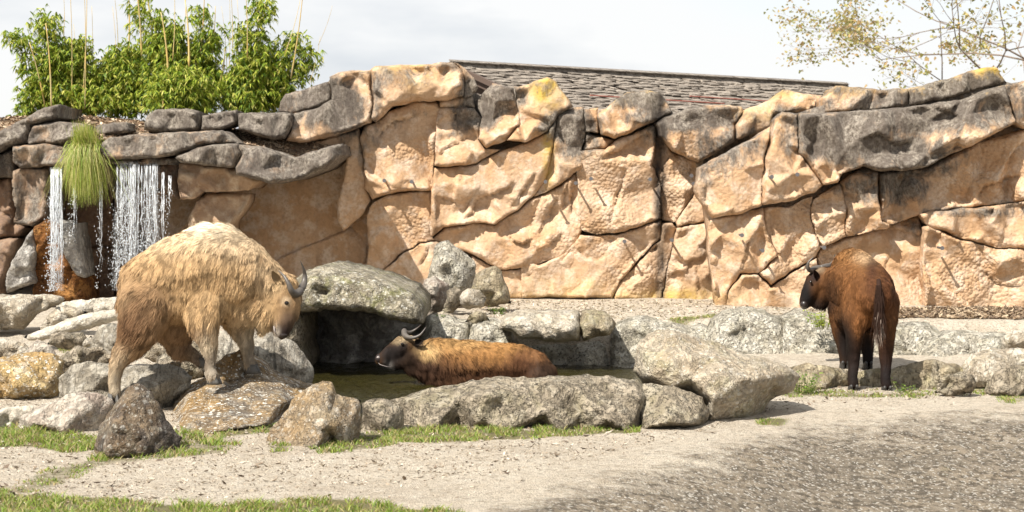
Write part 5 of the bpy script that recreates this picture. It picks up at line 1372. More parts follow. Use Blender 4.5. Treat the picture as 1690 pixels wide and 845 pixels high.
def waterfall(name, x0, x1, ytop, ybot, d, dens, label, seed, nstr, solid=.4):
    rg = np.random.default_rng(seed)
    root = empty(name, tuple(P((x0 + x1) / 2, ybot, d)), label, 'waterfall')
    if x1 - x0 > 10:
        for lay in range(3):
            vv, ff, va_ = [], [], []
            nx2, nz2 = 24, 40
            for j in range(nz2 + 1):
                tt = j / nz2
                for i in range(nx2 + 1):
                    u = i / nx2; xx = x0 - 2 + (x1 - x0 + 4) * u
                    xx = (x0 + x1) / 2 + (xx - (x0 + x1) / 2) * (1 + .25 * tt)
                    yy = ytop - 4 + (ybot - ytop + 4) * tt
                    vv.append(tuple(P(xx, yy, d - .16 * math.sqrt(tt) + .05 * lay + .02 * math.sin(u * 14 + lay * 2 + tt * 3))))
                    va_.append((1 - .45 * tt) * (min(1, 5 * u, 5 * (1 - u))) * solid * 1.25)
            for j in range(nz2):
                for i in range(nx2):
                    q = j * (nx2 + 1) + i; ff.append([q, q + nx2 + 1, q + nx2 + 2, q + 1])
            mesh_obj('water_veil', vv, ff, M['veil'], root, True, {'veil': np.clip(va_, 0, 1)})
    sv, sf = [], []
    for k in range(nstr):
        px = rg.uniform(x0, x1) if rg.uniform() < .7 else rg.normal((x0 + x1) / 2, (x1 - x0) / 5)
        L = rg.uniform(solid * .6, 1.15)
        yb = ytop + (ybot - ytop) * min(L, 1.0)
        m_ = 16; path, rad = [], []
        ph = rg.uniform(0, 6, 3); r = rg.uniform(.0015, .0065)
        for j in range(m_):
            tt = j / (m_ - 1)
            y = ytop + (yb - ytop) * tt
            q = P(px + math.sin(ph[0] + tt * 9) * 1.2 * tt + rg.normal(0, 1.6) * tt, y, d - .18 * math.sqrt(tt) + rg.normal(0, .02) * tt)
            path.append(q); rad.append(max(.0004, r * (1 - tt ** 3) * (1 - .45 * tt) * (1 + .75 * math.sin(ph[1] + tt * 30 + rg.normal(0, .7)))))
        v, f = tube(path, rad, 5)
        o = len(sv); sv += v; sf += [[i + o for i in q] for q in f]
    o = mesh_obj('water_strands', sv, sf, M['fall'], root); o['kind'] = 'stuff'
    n = dens
    tt = rg.uniform(.12, 1, n) ** .8
    pxs = rg.normal((x0 + x1) / 2, (x1 - x0) / 3.6 * (.8 + .45 * tt), n)
    pos_ = np.stack([(pxs - CX) * d / F, d - .18 * np.sqrt(tt) + rg.normal(0, .05, n), CAMH - (ytop + (ybot - ytop) * tt - HY) * d / F], 1)
    V, Fq = drops(pos_, rg.uniform(.0018, .0062, n) * (1 - .3 * rg.uniform(0, 1, n)), 1.9)
    o = mesh_obj('water_drops', V, Fq, M['fall'], root); o['kind'] = 'stuff'
    return root
waterfall('waterfall', 84, 102, 280, 480, 19.15, 700, 'narrow waterfall running over the orange rock at the left', 1, 46, .5)
waterfall('waterfall', 191, 229, 271, 480, 19.3, 1500, 'wide main waterfall falling behind the golden animal\'s back', 2, 26, .5)
waterfall('waterfall', 236, 262, 272, 460, 19.3, 700, 'thinner broken waterfall right of the main one', 3, 16, .25)
waterfall('water_trickle', 264, 271, 285, 430, 19.3, 60, 'single thin trickle right of the broken waterfall', 4, 4, .5)
waterfall('water_trickle', 164, 170, 300, 480, 19.3, 70, 'thin trickle of drops below the hanging grass clump', 5, 4, .8)
waterfall('water_trickle', 276, 284, 290, 400, 19.35, 60, 'rightmost faint trickle of drops at the cave mouth', 6, 3, .5)
waterfall('water_trickle', 118, 126, 300, 400, 19.2, 60, 'short trickle left of the hanging grass clump', 7, 5, .6)

# ------------------------------------------------------------------ animals
m, t, b = new_mat('animal_coat')
t.links.new(attr(t, 'tint', True), b.inputs['Base Color'])
b.inputs['Roughness'].default_value = .7; b.inputs['Specular IOR Level'].default_value = .08
b.inputs['Sheen Weight'].default_value = .0
M['coat'] = m
m, t, b = new_mat('horn'); pos = geo(t).outputs['Position']
t.links.new(mix(t, noise(t, pos, 30, 4, .6), (.13, .11, .09), (.045, .038, .032)), b.inputs['Base Color'])
b.inputs['Roughness'].default_value = .45
bump(t, b, noise(t, pos, 60, 3, .6), .5, .004)
M['horn'] = m
m, t, b = new_mat('black_hoof'); b.inputs['Base Color'].default_value = (.03, .027, .024, 1); b.inputs['Roughness'].default_value = .45
M['hoof'] = m
m, t, b = new_mat('grey_hoof'); b.inputs['Base Color'].default_value = (.075, .07, .062, 1); b.inputs['Roughness'].default_value = .6
M['greyhoof'] = m
m, t, b = new_mat('eye_gloss'); b.inputs['Base Color'].default_value = (.012, .009, .007, 1); b.inputs['Roughness'].default_value = .08
M['eye'] = m
m, t, b = new_mat('wet_nose'); b.inputs['Base Color'].default_value = (.025, .018, .016, 1); b.inputs['Roughness'].default_value = .35
M['nose'] = m
m, t, b = new_mat('pink_grey_lip'); b.inputs['Base Color'].default_value = (.30, .26, .24, 1); b.inputs['Roughness'].default_value = .4
M['lip'] = m

def animal_body(d0, chains, voxel=.013, smooth=7):
    """chains: lists of (px, py, dd, r_px, lateral factor) joined by tapered hulls, fused into one continuous skin"""
    bm = bmesh.new()
    tb_ = bmesh.new(); bmesh.ops.create_icosphere(tb_, subdivisions=2, radius=1)
    IS = [v.co.copy() for v in tb_.verts]; tb_.free()
    for ch in chains:
        nodes = []
        for nd in ch:
            px, py, dd, r = nd[:4]; lat = nd[4] if len(nd) > 4 else 1.0
            nodes.append((P(px, py, d0 + dd), r * (d0 + dd) / F, lat))
        pairs = list(zip(nodes[:-1], nodes[1:])) if len(nodes) > 1 else [(nodes[0], nodes[0])]
        for (a, ra, la), (c, rc, lc) in pairs:
            vs = [bm.verts.new(a + Vector((p.x * ra, p.y * ra * la, p.z * ra))) for p in IS]
            if a is not c: vs += [bm.verts.new(c + Vector((p.x * rc, p.y * rc * lc, p.z * rc))) for p in IS]
            r = bmesh.ops.convex_hull(bm, input=vs)
            bad = [g_ for g_ in r['geom_interior'] if isinstance(g_, bmesh.types.BMVert)]
            bmesh.ops.delete(bm, geom=[v for v in set(bad) if v.is_valid], context='VERTS')
    me = bpy.data.meshes.new('tmp'); bm.to_mesh(me); bm.free()
    o = bpy.data.objects.new('tmp', me); COL.objects.link(o)
    md = o.modifiers.new('r', 'REMESH'); md.mode = 'VOXEL'; md.voxel_size = voxel; md.use_smooth_shade = True
    ms_ = o.modifiers.new('s', 'SMOOTH'); ms_.factor = .5; ms_.iterations = smooth
    dg = bpy.context.evaluated_depsgraph_get()
    ev = o.evaluated_get(dg); m2 = bpy.data.meshes.new_from_object(ev)
    n = len(m2.vertices); V = np.empty(n * 3); m2.vertices.foreach_get('co', V); V = V.reshape(-1, 3)
    Nn = np.empty(n * 3); m2.vertices.foreach_get('normal', Nn); Nn = Nn.reshape(-1, 3)
    Fq = [list(p.vertices) for p in m2.polygons]
    bpy.data.objects.remove(o); bpy.data.meshes.remove(me); bpy.data.meshes.remove(m2)
    return V, Nn, Fq
def to_px(V):
    return np.stack([CX + V[:, 0] * F / V[:, 1], HY - (V[:, 2] - CAMH) * F / V[:, 1]], 1)
def paint(V, base, blobs):
    q = to_px(V); c = np.tile(np.array(base, float), (len(V), 1))
    for bl in blobs:
        x, y, rx, ry, col, st = bl[:6]
        r2 = ((q[:, 0] - x) / rx) ** 2 + ((q[:, 1] - y) / ry) ** 2
        wgt = st * np.exp(-.5 * r2 ** 1.6)
        if len(bl) > 6: wgt = wgt * bl[6](V)
        wgt = np.clip(wgt, 0, 1)[:, None]
        c = c * (1 - wgt) + np.array(col) * wgt
    return c
def fur(V, Nn, Fq, n, length_fn, flow_fn, col_fn, rg, width=.0035, lift=.30, curl=.35):
    """many fine tapering tufts rooted on the skin and combed along flow_fn"""
    T3 = []
    for f in Fq:
        T3.append((f[0], f[1], f[2]))
        if len(f) == 4: T3.append((f[0], f[2], f[3]))
    T3 = np.array(T3)
    A = V[T3[:, 0]]; B_ = V[T3[:, 1]]; C_ = V[T3[:, 2]]
    ar = np.linalg.norm(np.cross(B_ - A, C_ - A), axis=1)
    ti = rg.choice(len(T3), n, p=ar / ar.sum())
    u = rg.uniform(0, 1, n); v = rg.uniform(0, 1, n); sw = u + v > 1; u[sw] = 1 - u[sw]; v[sw] = 1 - v[sw]
    R0 = A[ti] + u[:, None] * (B_ - A)[ti] + v[:, None] * (C_ - A)[ti]
    NN = unit(Nn[T3[ti, 0]] * (1 - u - v)[:, None] + Nn[T3[ti, 1]] * u[:, None] + Nn[T3[ti, 2]] * v[:, None])
    L, lf = length_fn(R0)
    k = L > .004; R0 = R0[k]; NN = NN[k]; L = L[k]; lf = lf[k]; n = len(R0)
    fl = flow_fn(R0, NN)
    # locks: neighbouring tufts share a sideways sweep
    Q_ = R0 * np.array([1.0, 1.0, .32]); sw1 = fbm(R0 * 5, 71, 3) * .6; sw2 = fbm(Q_ * 26, 72, 2) * .3
    sidev = unit(np.cross(fl, NN))
    fl = fl + sidev * (sw1 + sw2 + rg.normal(0, .16, n))[:, None]
    fl = unit(fl - NN * (fl * NN).sum(1)[:, None])
    lock = .5 + .5 * np.sin(fbm(Q_ * 17, 73, 3) * 10)
    up = unit(fl + NN * (lift * lf * (.5 + .45 * lock) + rg.uniform(0, .12, n))[:, None])
    up2 = unit(fl + NN * (.04 * lf)[:, None] + np.array([0, 0, -.25]))
    side = unit(np.cross(up, NN)) 
    side = unit(side + NN * rg.normal(0, .35, n)[:, None])
    L = L * rg.uniform(.6, 1.25, n) * (.75 + .5 * lock)
    col = col_fn(R0) * (rg.uniform(.78, 1.22, n) * (.62 + .56 * lock))[:, None]
    w_ = (width * rg.uniform(.6, 1.3, n) * np.clip(L / .05, .55, 1.3))[:, None]
    Lc = L[:, None]
    p0 = R0 - NN * .003; p1 = R0 + up * Lc * .45; p2 = p1 + unit(up * .55 + up2 * .45) * Lc * .3; p3 = p2 + up2 * Lc * .28
    VV = np.stack([p0 - side * w_, p0 + side * w_, p1 - side * w_ * .9, p1 + side * w_ * .9, p2 - side * w_ * .55, p2 + side * w_ * .55, p3], 1).reshape(-1, 3)
    b0 = np.arange(n) * 7
    FF = np.concatenate([np.stack([b0, b0 + 1, b0 + 3, b0 + 2], 1), np.stack([b0 + 2, b0 + 3, b0 + 5, b0 + 4], 1)]).tolist() + np.stack([b0 + 4, b0 + 5, b0 + 6], 1).tolist()
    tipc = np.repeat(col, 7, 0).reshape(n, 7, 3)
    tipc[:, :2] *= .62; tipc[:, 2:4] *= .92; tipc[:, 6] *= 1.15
    return VV, FF, tipc.reshape(-1, 3)
def horn(root, path, radii, mat='horn', name='horn', ribs=True):
    """path of (px, py, depth), smoothed and ringed"""
    pts = [P(*p) for p in path]
    m_ = 34; out, rr = [], []
    for i in range(m_):
        tt = i / (m_ - 1) * (len(pts) - 1); k = min(int(tt), len(pts) - 2); f = tt - k
        p0, p1, p2, p3 = pts[max(k - 1, 0)], pts[k], pts[k + 1], pts[min(k + 2, len(pts) - 1)]
        q = .5 * ((2 * p1) + (p2 - p0) * f + (2 * p0 - 5 * p1 + 4 * p2 - p3) * f * f + (3 * p1 - p0 - 3 * p2 + p3) * f ** 3)
        out.append(q); r = radii[k] * (1 - f) + radii[k + 1] * f
        if ribs and i < m_ * .6: r *= 1 + .05 * (i % 2)
        rr.append(r)
    v, f = tube(out, rr, 14)
    return mesh_obj(name, v, f, M[mat], root)
def ear(root, base, tip, width, col, facing):
    """cupped pointed ear"""
    a = P(*base); c = P(*tip); ax_ = c - a; L = ax_.length; ax_.normalize()
    n_ = Vector(facing).normalized(); sd_ = ax_.cross(n_).normalized(); n_ = sd_.cross(ax_).normalized()
    vs, fs = [], []; rows_, cols_ = 9, 8
    for layer in (0, 1):
        for i in range(rows_):
            tt = i / (rows_ - 1); w_ = width * (math.sin(math.pi * min(tt * .82 + .16, 1)) ** .8)
            for j in range(cols_ + 1):
                s_ = j / cols_ * 2 - 1
                vs.append(a + ax_ * (tt * L) + sd_ * (s_ * w_) - n_ * ((1 - s_ * s_) * w_ * .7 + layer * .006))
    st = rows_ * (cols_ + 1)
    for layer in (0, 1):
        for i in range(rows_ - 1):
            for j in range(cols_):
                q = layer * st + i * (cols_ + 1) + j
                f = [q, q + 1, q + cols_ + 2, q + cols_ + 1]
                fs.append(f if layer == 0 else f[::-1])
    for i in range(rows_ - 1):
        for j in (0, cols_):
            q = i * (cols_ + 1) + j; fs.append([q, q + cols_ + 1, q + cols_ + 1 + st, q + st])
    for j in range(cols_):
        for i in (0, rows_ - 1):
            q = i * (cols_ + 1) + j; fs.append([q, q + 1, q + 1 + st, q + st])
    V = np.array([tuple(v) for v in vs]); tt = np.tile(np.array(col), (len(V), 1)); tt[:st] *= .45
    return mesh_obj('ear', V, fs, M['coat'], root, True, {'tint': tt})
def ball(root, name, c, r, mat, sc_=(1, 1, 1), sub=3):
    b_ = bmesh.new(); bmesh.ops.create_icosphere(b_, subdivisions=sub, radius=1)
    V = np.array([tuple(v.co) for v in b_.verts]) * r * np.array(sc_) + np.array(c); Fq = [[v.index for v in f.verts] for f in b_.faces]; b_.free()
    return mesh_obj(name, V, Fq, M[mat] if isinstance(mat, str) else mat, root)
def hoof(root, c, r, toe, mat):
    """cloven hoof: two toes side by side, sloping forward, flat below; c = ground point under the foot"""
    toe = Vector(toe); toe.z = 0; toe.normalize(); sdv = Vector((-toe.y, toe.x, 0))
    vs, fs = [], []
    for s_ in (-1, 1):
        prof = [(0.0, 1.25, .62), (.2, .95, .8), (.45, .55, .95), (.6, 0.0, 1.0)]
        rings = []
        for zt, (fwd, h_, wd_) in enumerate([(.05, 1.7, .62), (.18, 1.15, .74), (.32, .55, .86), (.42, 0.0, .95)]):
            ring = []
            for k in range(10):
                an = 2 * math.pi * k / 10
                x = math.cos(an) * r * (1.15 if math.cos(an) > 0 else .85) * (1 + .12 * zt); y = math.sin(an) * r * .52 * wd_
                q = Vector(c) + toe * (x + fwd * r) + sdv * (s_ * r * .53 + y) + Vector((0, 0, h_ * r))
                ring.append(len(vs)); vs.append(q)
            rings.append(ring)
        for a_, b_ in zip(rings[:-1], rings[1:]):
            for k in range(10):
                k2 = (k + 1) % 10; fs.append([a_[k], b_[k], b_[k2], a_[k2]])
        fs.append(rings[0]); fs.append(rings[-1][::-1])
    return mesh_obj('hoof', [tuple(v) for v in vs], fs, M[mat], root)

def make_animal(name, label, d0, foot, chains, base, blobs, length_fn, flow_fn, nf, seed, width=.0035, lift=.3, disp=None, voxel=.013, smooth=7, spec=None):
    rg = np.random.default_rng(seed)
    root = empty(name, tuple(foot), label, 'takin')
    V, Nn, Fq = animal_body(d0, chains, voxel, smooth)
    if disp: V = V + Nn * disp(V, Nn)[:, None]
    skin = paint(V, base, blobs)
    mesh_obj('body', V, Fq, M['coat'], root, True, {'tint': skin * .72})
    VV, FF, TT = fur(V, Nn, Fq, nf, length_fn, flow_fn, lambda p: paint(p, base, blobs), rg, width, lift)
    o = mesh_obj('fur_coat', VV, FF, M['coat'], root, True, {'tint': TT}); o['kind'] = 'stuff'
    return root, V, Nn

def gl(*blobs):
    """length map: default, then (px,py,rx,ry,len)"""
    def f(R0):
        q = to_px(R0); L = np.full(len(R0), blobs[0]); 
        for x, y, rx, ry, l_ in blobs[1:]:
            w_ = np.exp(-.5 * (((q[:, 0] - x) / rx) ** 2 + ((q[:, 1] - y) / ry) ** 2) ** 1.6)
            L = L * (1 - w_) + l_ * w_
        return L, np.clip(L / .05, .35, 1.6)
    return f

# ============ 1. golden animal stepping over the slab ============
DG = 12.95
GOLD = (.47, .31, .16); CREAM = (.62, .49, .33); BRN = (.15, .08, .042); LEG = (.44, .37, .27)
nearY = -.17; farY = .17
ch = [
 [(252,470,0,56,.95),(300,452,0,66,.92),(350,442,0,72,.86),(385,452,0,66,.78)],
 [(262,486,0,52,.95),(310,480,0,54,1.0),(360,482,0,50,.95),(392,492,0,38,.8)],
 [(345,410,0,40,.6),(372,412,0,40,.6),(405,440,0,44,.66),(435,470,0,42,.66),(455,492,0,32,.7)],
 [(232,468,0,36,1.1),(240,500,0,42,1.1),(235,525,0,32,1.2)],
 [(395,490,0,48,.7),(430,500,0,36,.7),(440,512,-.02,28,.7)],
 # head
 [(466,474,-.01,26,.95),(473,496,-.03,25,.95),(474,518,-.05,20,.9),(468,539,-.07,14.5,.9),(465,549,-.08,12,.9)],
 [(462,500,-.01,26,.9),(456,520,-.02,20,.75),(456,538,-.03,11,.7),(457,548,-.04,8,.7)],
 [(440,520,0,24,.6),(436,534,0,16,.5)],
 # near foreleg (left one in the picture)
 [(345,490,nearY*.7,40,.7),(335,522,nearY,30,.7),(341,552,nearY,19,.9),(346,577,nearY,13,1),(348,592,nearY,9.5,1),(347,608,nearY,9.5,1),(350,619,nearY-.01,11,1)],
 # far foreleg (right)
 [(385,500,farY*.6,36,.7),(395,530,farY,25,.7),(402,553,farY,16,.9),(408,572,farY-.01,11.5,1),(410,588,farY-.01,9,1),(411,598,farY-.02,9.5,1),(414,606,farY-.03,9,1)],
 # near hind leg
 [(245,500,nearY*.7,48,.8),(234,535,nearY,36,.75),(222,562,nearY,27,.7),(203,586,nearY,17,.75),(194,600,nearY,13.5,.9),(191,618,nearY,11,1),(190,636,nearY,10,1),(191,650,nearY-.01,10,1)],
 # far hind leg stepping forward
 [(285,520,farY*.7,44,.8),(291,552,farY,27,.7),(296,573,farY,19,.75),(312,584,farY-.02,12,.9),(326,592,farY-.02,9.5,1),(334,600,farY-.03,9,1)],
 [(205,470,0,8,1),(202,500,0,9,1)],
]
gb = [
 (330,380,130,20,CREAM,.75),(400,400,50,24,CREAM,.5),(350,370,40,14,(.86,.76,.58),.9),(445,450,26,30,CREAM,.35),(280,400,60,18,(.70,.54,.34),.5),
 (222,528,42,52,(.12,.062,.032),.95),(255,500,26,34,(.27,.16,.085),.6),(210,470,14,30,(.36,.235,.13),.6),(310,545,50,14,(.24,.145,.075),.75),(295,575,30,26,(.22,.14,.085),.8),(300,560,26,24,(.30,.19,.11),.7),
 (200,600,20,28,(.46,.35,.23),.8),(192,640,16,26,LEG,.9),(195,655,10,8,(.12,.10,.08),.6),(346,585,22,36,(.56,.47,.34),.85),(352,590,6,14,(.12,.10,.085),.6),(347,612,18,12,(.30,.26,.21),.8),
 (405,570,26,36,(.50,.42,.31),.85),(414,590,9,22,(.14,.12,.10),.65),(330,596,16,12,(.12,.09,.07),.85),
 (428,540,16,14,(.70,.56,.36),.5),(476,508,16,26,(.27,.165,.085),.8),(476,532,15,18,(.10,.065,.045),.9),(467,550,17,14,(.03,.02,.018),1.0),(455,548,6,12,(.62,.54,.44),.5),(472,497,7,7,(.62,.48,.32),.6),(455,470,10,10,(.5,.36,.2),.5),
]
def flow_gold(R0, NN):
    q = to_px(R0)
    f = np.stack([np.full(len(R0), -.35), np.zeros(len(R0)), np.full(len(R0), -1.0)], 1)
    rear = sstep(320, 220, q[:, 0])[:, None]
    f = f + rear * np.array([-.35, 0, .15])
    neck = (sstep(370, 430, q[:, 0]) * sstep(560, 470, q[:, 1]))[:, None]
    f = f + neck * np.array([-.25, 0, .0])
    head = (sstep(452, 470, q[:, 0]))[:, None]
    f = f * (1 - head) + head * np.array([-.25, 0, -1.0])
    crest = (sstep(410, 385, q[:, 1]) * sstep(.3, .8, NN[:, 2]))[:, None]
    f = f * (1 - crest * .7) + crest * np.array([-.7, 0, .1])
    return unit(f)
lg = gl(.044, (350,370,50,12,.09),(225,520,40,50,.07),(430,530,20,20,.06),(345,535,24,22,.06),(395,535,22,18,.05),(347,600,20,24,.022),(411,595,20,24,.020),(192,630,20,34,.026),(330,596,20,14,.018),(468,490,20,20,.018),(472,505,20,22,.012),(476,530,18,24,.007),(467,550,14,10,.0),(300,535,50,14,.06),(448,545,9,12,.03))
GOLDEN, gV, gN = make_animal('takin', 'golden shaggy takin with head lowered, stepping over rocks at the left', DG, P(300, 640, DG), ch, GOLD, gb, lg, flow_gold, 170000, 11,
    width=.0016, lift=.16, disp=lambda V, Nn: fbm(V * np.array([14, 8, 5.0]), 60, 3) * .014 + fbm(V * 26, 61, 2) * .004)
for px, py, dd, tx in ((352, 634, nearY, (1, -.35, 0)), (416, 616, farY - .03, (1, -.3, 0)), (189, 665, nearY - .01, (.5, -1, 0)), (338, 606, farY - .03, (1, .1, 0))):
    hoof(GOLDEN, P(px - 3, py, DG + dd), 9.0 * DG / F, tx, 'greyhoof')
horn(GOLDEN, [(496,480,DG-.03),(488,485,DG-.09),(481,480,DG-.14),(476,468,DG-.15),(469,456,DG-.13),(459,446,DG-.09)], [.028,.029,.022,.016,.010,.002])
horn(GOLDEN, [(486,480,DG-.02),(497,476,DG+.03),(502,466,DG+.07),(503,454,DG+.08),(501,444,DG+.06),(496,431,DG+.03)], [.030,.028,.022,.016,.010,.002])
ear(GOLDEN, (462,470,DG-.12), (449,447,DG-.16), .030, (.46,.32,.18), (-.3,-1,.2))
ball(GOLDEN, 'eye', P(473, 500, DG - .128), .016, 'eye', (1, .8, .9))
ball(GOLDEN, 'nose', P(467, 552, DG - .095), .032, 'nose', (1.15, .9, .8))
v, f = tube([P(456,552,DG-.1),P(453,545,DG-.105),P(452,538,DG-.105)], [.004,.007,.003], 6); mesh_obj('mouth', v, f, M['lip'], GOLDEN)

# ============ 2. brown-gold animal wading in the pool ============
DM = 15.25
ch = [
 [(722,598,0,34,.85),(760,598,0,36,.95),(800,602,0,36,1.0),(845,604,0,36,1.0),(880,610,0,32,1.0),(896,618,0,24,1.0)],
 [(715,582,0,24,.7),(760,582,0,21,.75),(790,580,0,17,.7),(858,588,0,20,.9),(884,598,0,18,.9)],
 [(724,612,0,30,.8),(760,618,0,32,.95),(850,624,0,32,1.0),(895,630,0,22,1.0)],
 [(740,600,0,34,.8),(714,592,0,32,.75),(695,588,0,26,.75),(678,582,0,21,.8)],
 [(730,622,0,22,.8),(700,606,0,22,.6),(680,600,0,18,.6)],
 # head pointing left
 [(676,572,0,19,.95),(662,574,0,18.5,.95),(648,582,0,15.5,.85),(635,589,0,12,.85),(629,593,0,10,.95)],
 [(672,590,0,18,.8),(655,596,0,14,.7),(643,600,0,8,.7)],
 [(727,640,-.05,12,.9),(726,665,-.12,9,1),(726,700,-.12,7,1),(727,722,-.12,8,1)],
 [(740,640,.05,12,.9),(742,665,.12,9,1),(742,700,.12,7,1),(743,720,.12,8,1)],
 [(885,625,-.12,20,.9),(893,662,-.12,10,1),(890,700,-.12,7,1),(889,722,-.12,8,1)],
 [(880,625,.12,20,.9),(884,662,.12,10,1),(880,700,.12,7,1),(879,720,.12,8,1)],
]
OR = (.19, .088, .032)
mb = [(775,565,50,11,(.45,.28,.12),.9),(725,568,36,10,(.34,.19,.07),.7),(830,571,38,11,(.38,.20,.07),.85),(795,586,50,14,(.29,.145,.05),.7),
 (720,615,60,24,(.045,.022,.014),.9),(790,628,80,18,(.085,.042,.022),.85),(868,600,26,24,(.085,.036,.018),.85),(845,622,70,18,(.06,.028,.015),.85),(900,618,22,30,(.05,.03,.02),.95),(885,585,18,10,(.25,.12,.05),.6),
 (694,604,26,28,(.05,.026,.016),.9),(700,576,16,10,(.60,.40,.18),.7),(660,595,28,20,(.022,.014,.010),.95),(664,590,10,10,(.08,.042,.02),.5),(645,582,24,18,(.022,.018,.017),.97),(664,568,9,8,(.02,.016,.015),.95),(668,555,14,6,(.45,.34,.20),.9),(655,562,10,5,(.40,.30,.18),.7),(688,566,8,8,(.03,.022,.02),.9),(640,608,7,10,(.30,.28,.26),.7),
 (800,690,200,40,(.03,.02,.016),.95)]
def flow_mid(R0, NN):
    q = to_px(R0)
    f = np.stack([np.full(len(R0), .55), np.zeros(len(R0)), np.full(len(R0), -.9)], 1)
    hd = sstep(700, 670, q[:, 0])[:, None]
    f = f * (1 - hd) + hd * np.array([.7, 0, -.6])
    return unit(f)
lm = gl(.040, (720,610,50,30,.075),(690,610,20,20,.05),(665,585,22,18,.016),(640,588,18,16,.004),(775,560,40,10,.05),(860,600,50,26,.024),(800,630,80,12,.05))
MID, mV, mN = make_animal('takin', 'brown and orange takin wading in the pool behind the long cracked rock', DM, P(800, 690, DM), ch, OR, mb, lm, flow_mid, 90000, 12,
    width=.0017, lift=.13, disp=lambda V, Nn: fbm(V * np.array([13, 8, 4.0]), 62, 3) * .020)
horn(MID, [(667,546,DM-.0),(668,553,DM-.05),(675,557,DM-.10),(684,557,DM-.13),(694,552,DM-.13),(703,540,DM-.11)], [.024,.024,.018,.014,.009,.002])
horn(MID, [(667,546,DM-.0),(668,548,DM+.05),(674,549,DM+.10),(680,547,DM+.13),(688,542,DM+.13),(695,536,DM+.11)], [.022,.022,.016,.011,.007,.002])
ear(MID, (684,566,DM-.10), (698,563,DM-.15), .026, (.035,.025,.02), (0,-1,.1))
ball(MID, 'eye', P(664, 568, DM - .094), .013, 'eye', (1, .8, .9))
ball(MID, 'nose', P(626, 592, DM), .045, 'nose', (.8, 1.0, .95))
ball(MID, 'nostril', P(624, 590, DM - .041), .012, 'lip', (1.1, .5, .8))
v, f = tube([P(622,597,DM-.02),P(628,602,DM-.04),P(638,605,DM-.05),P(645,606,DM-.05)], [.001,.0025,.002,.001], 6); mesh_obj('lip', v, f, M['lip'], MID)
for px, dd in ((726,-.12),(742,.12),(889,-.12),(879,.12)):
    hoof(MID, P(px, 738, DM + dd), .034, (-1, 0, 0), 'hoof')

# ============ 3. reddish brown animal seen from behind ============
DR = 14.4
ch = [
 # trunk from rump (near) to shoulder (far): dd positive = farther
 [(1438,488,-.12,38,1.0),(1431,482,.12,46,1.1),(1424,476,.38,50,1.1),(1414,470,.64,49,1.0),(1402,474,.86,42,.9)],
 [(1434,508,.0,38,1.0),(1420,510,.4,40,1.1),(1408,508,.7,38,1.0)],
 [(1447,470,.0,26,1),(1432,448,.3,22,1),(1414,434,.62,22,1),(1402,430,.80,20,1.2),(1392,445,.96,22,1)],
 [(1398,470,.88,38,.9),(1378,470,1.0,30,1.0),(1360,466,1.04,25,1.0)],
 # head turned to the left
 [(1356,458,1.02,19,1),(1346,466,1.0,17.5,1),(1338,480,.98,15,1),(1331,494,.97,11.5,1),(1329,501,.97,10,1)],
 [(1360,478,1.02,22,.9),(1352,492,1.0,16,.8),(1346,500,.99,10,.8)],
 [(1364,488,1.03,16,.7),(1357,502,1.02,9,.6)],
 # hind legs
 [(1420,498,-.06,36,.9),(1412,528,-.10,23,1.1),(1410,556,-.12,15,1.1),(1409,580,-.08,12.5,1.2),(1409,600,-.09,9.5,1),(1407,620,-.12,8.5,1),(1408,635,-.13,9,1)],
 [(1454,498,-.06,31,.9),(1461,533,-.10,20,1.1),(1463,560,-.12,14,1.1),(1462,583,-.08,12,1.2),(1462,603,-.09,9.5,1),(1461,624,-.12,8.5,1),(1463,636,-.13,9,1)],
 # forelegs
 [(1392,510,.72,26,1),(1388,540,.74,17,1),(1391,565,.74,12,1),(1393,585,.72,9,1),(1394,597,.72,9,1)],
 [(1424,520,.72,24,1),(1430,550,.74,14,1),(1431,570,.74,11,1),(1432,586,.72,9,1),(1432,597,.72,9,1)],
]
RB = (.150, .067, .027)
rb = [(1404,424,30,20,(.33,.165,.06),.8),(1428,424,16,11,(.52,.36,.21),.75),(1390,450,26,26,(.26,.115,.042),.6),(1400,480,30,30,(.21,.088,.03),.5),(1438,455,7,34,(.05,.022,.014),.75),
 (1470,470,16,40,(.085,.032,.016),.7),(1440,500,24,40,(.15,.06,.024),.5),(1452,510,7,34,(.045,.025,.018),.9),(1420,535,22,22,(.22,.09,.03),.6),
 (1410,588,16,28,(.035,.02,.016),.95),(1410,625,18,26,(.016,.013,.012),.97),(1463,590,16,36,(.045,.024,.018),.93),(1463,625,18,26,(.014,.011,.011),.97),
 (1393,565,14,40,(.014,.011,.010),.97),(1431,572,10,30,(.014,.011,.010),.95),(1432,592,14,16,(.012,.010,.010),.97),
 (1332,486,19,30,(.014,.012,.012),1.0),(1358,505,14,12,(.018,.014,.013),.95),(1353,476,12,14,(.14,.06,.022),.7),(1372,480,12,24,(.05,.025,.014),.7),(1344,456,7,8,(.03,.02,.018),.9),(1352,444,8,5,(.30,.22,.14),.8)]
def flow_r(R0, NN):
    f = np.stack([np.full(len(R0), .12), np.full(len(R0), -.55), np.full(len(R0), -1.0)], 1)
    q = to_px(R0)
    spread = np.clip((q[:, 0] - 1432) / 45, -1, 1)
    f[:, 0] += spread * .2
    return unit(f)
lr = gl(.030, (1440,535,24,16,.05),(1404,420,30,14,.05),(1430,440,20,14,.03),(1410,610,20,40,.012),(1463,610,20,40,.012),(1393,570,14,40,.012),(1431,580,12,30,.012),(1340,484,20,26,.008),(1358,505,10,10,.04))
RED, rV, rN = make_animal('takin', 'reddish brown takin standing with its back to the viewer before the right wall', DR, P(1435, 640, DR), ch, RB, rb, lr, flow_r, 90000, 13,
    width=.0019, lift=.15, disp=lambda V, Nn: fbm(V * np.array([9, 7, 5.0]), 63, 3) * .008)
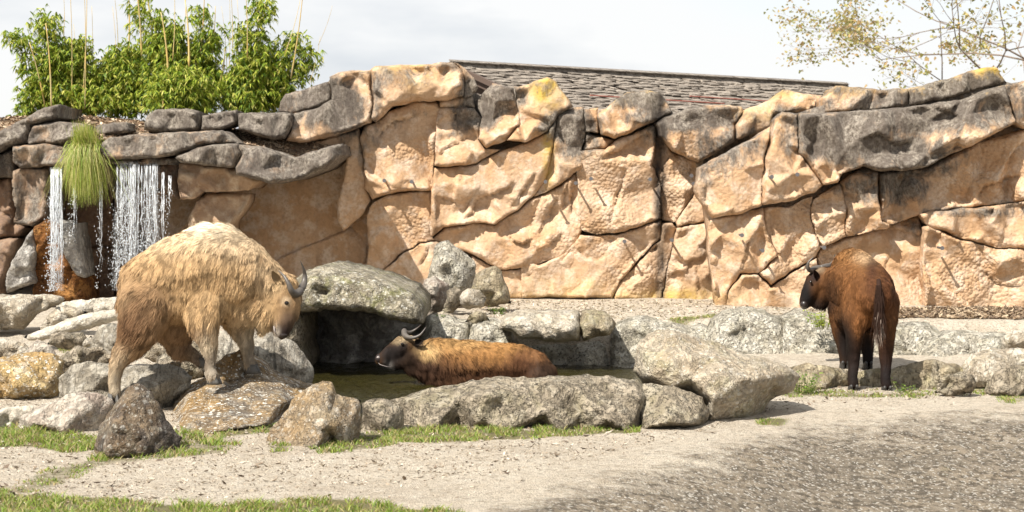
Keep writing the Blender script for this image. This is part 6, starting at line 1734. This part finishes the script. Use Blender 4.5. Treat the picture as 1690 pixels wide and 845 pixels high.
for px, py, dd, tx in ((1408,650,-.13,(-.2,-.1,0)),(1463,652,-.13,(0,-.1,0)),(1394,610,.72,(-.4,1,0)),(1432,611,.72,(-.2,1,0))):
    p = P(px, py, DR + dd)
    hoof(RED, p - Vector((0, .02, 0)), 8.4 * DR / F, (-.15, 1, 0), 'hoof')
    for s_ in (-1, 1): ball(RED, 'dewclaw', p + Vector((s_ * .022, -.045, .062)), .015, 'hoof', (.9, 1, 1.2), 2)
horn(RED, [(1352,443,DR+1.03),(1344,444,DR+1.0),(1337,446,DR+.96),(1333,441,DR+.93),(1335,432,DR+.92),(1343,424,DR+.92)], [.029,.026,.020,.016,.010,.002])
horn(RED, [(1354,443,DR+1.03),(1363,440,DR+1.08),(1371,437,DR+1.12),(1376,430,DR+1.12),(1378,420,DR+1.10)], [.027,.025,.018,.011,.002])
ear(RED, (1352,462,DR+.93), (1343,446,DR+.86), .026, (.05,.03,.025), (.3,-1,.1))
ball(RED, 'eye', P(1338, 465, DR + .90), .012, 'eye')
ball(RED, 'nose', P(1327, 502, DR + .95), .042, 'nose', (.8, 1, .9))
# tail: dark with a pale hairy tip
rg = np.random.default_rng(77)
v, f = tube([P(1450,462,DR-.24),P(1451,490,DR-.36),P(1451,515,DR-.36),P(1450,540,DR-.33)], [.016,.024,.020,.008], 10)
tl = mesh_obj('tail', v, f, M['coat'], RED, True, {'tint': np.tile([.035, .018, .012], (len(v), 1))})
n = 1500; tt = rg.uniform(0, 1, n)
px = 1450 + rg.normal(0, 2.4, n) * (.6 + tt * .6); py = 470 + tt * 70
rt = np.stack([(px - CX) * (DR - .34) / F, DR - .36 + rg.normal(0, .02, n), CAMH - (py - HY) * (DR - .34) / F], 1)
up = unit(np.stack([rg.normal(0, .14, n), rg.normal(-.1, .1, n), -np.ones(n)], 1)); sd2 = np.tile([1., 0, 0], (n, 1))
pale = (sstep(.6, .95, tt + rg.normal(0, .1, n)) * (rg.uniform(0, 1, n) < .5))[:, None]
tt_ = np.array([.030, .016, .011]) * (1 - pale) + np.array([.26, .20, .16]) * pale
V, Fq, t2 = blades(rt, up, sd2, rg.uniform(.08, .17, n), np.full(n, .0028), np.tile([0, 0, -.3], (n, 1)), tt_)
o = mesh_obj('tail_hair', V, Fq, M['coat'], RED, True, {'tint': t2})
tag(o, None, None, None, 'stuff')
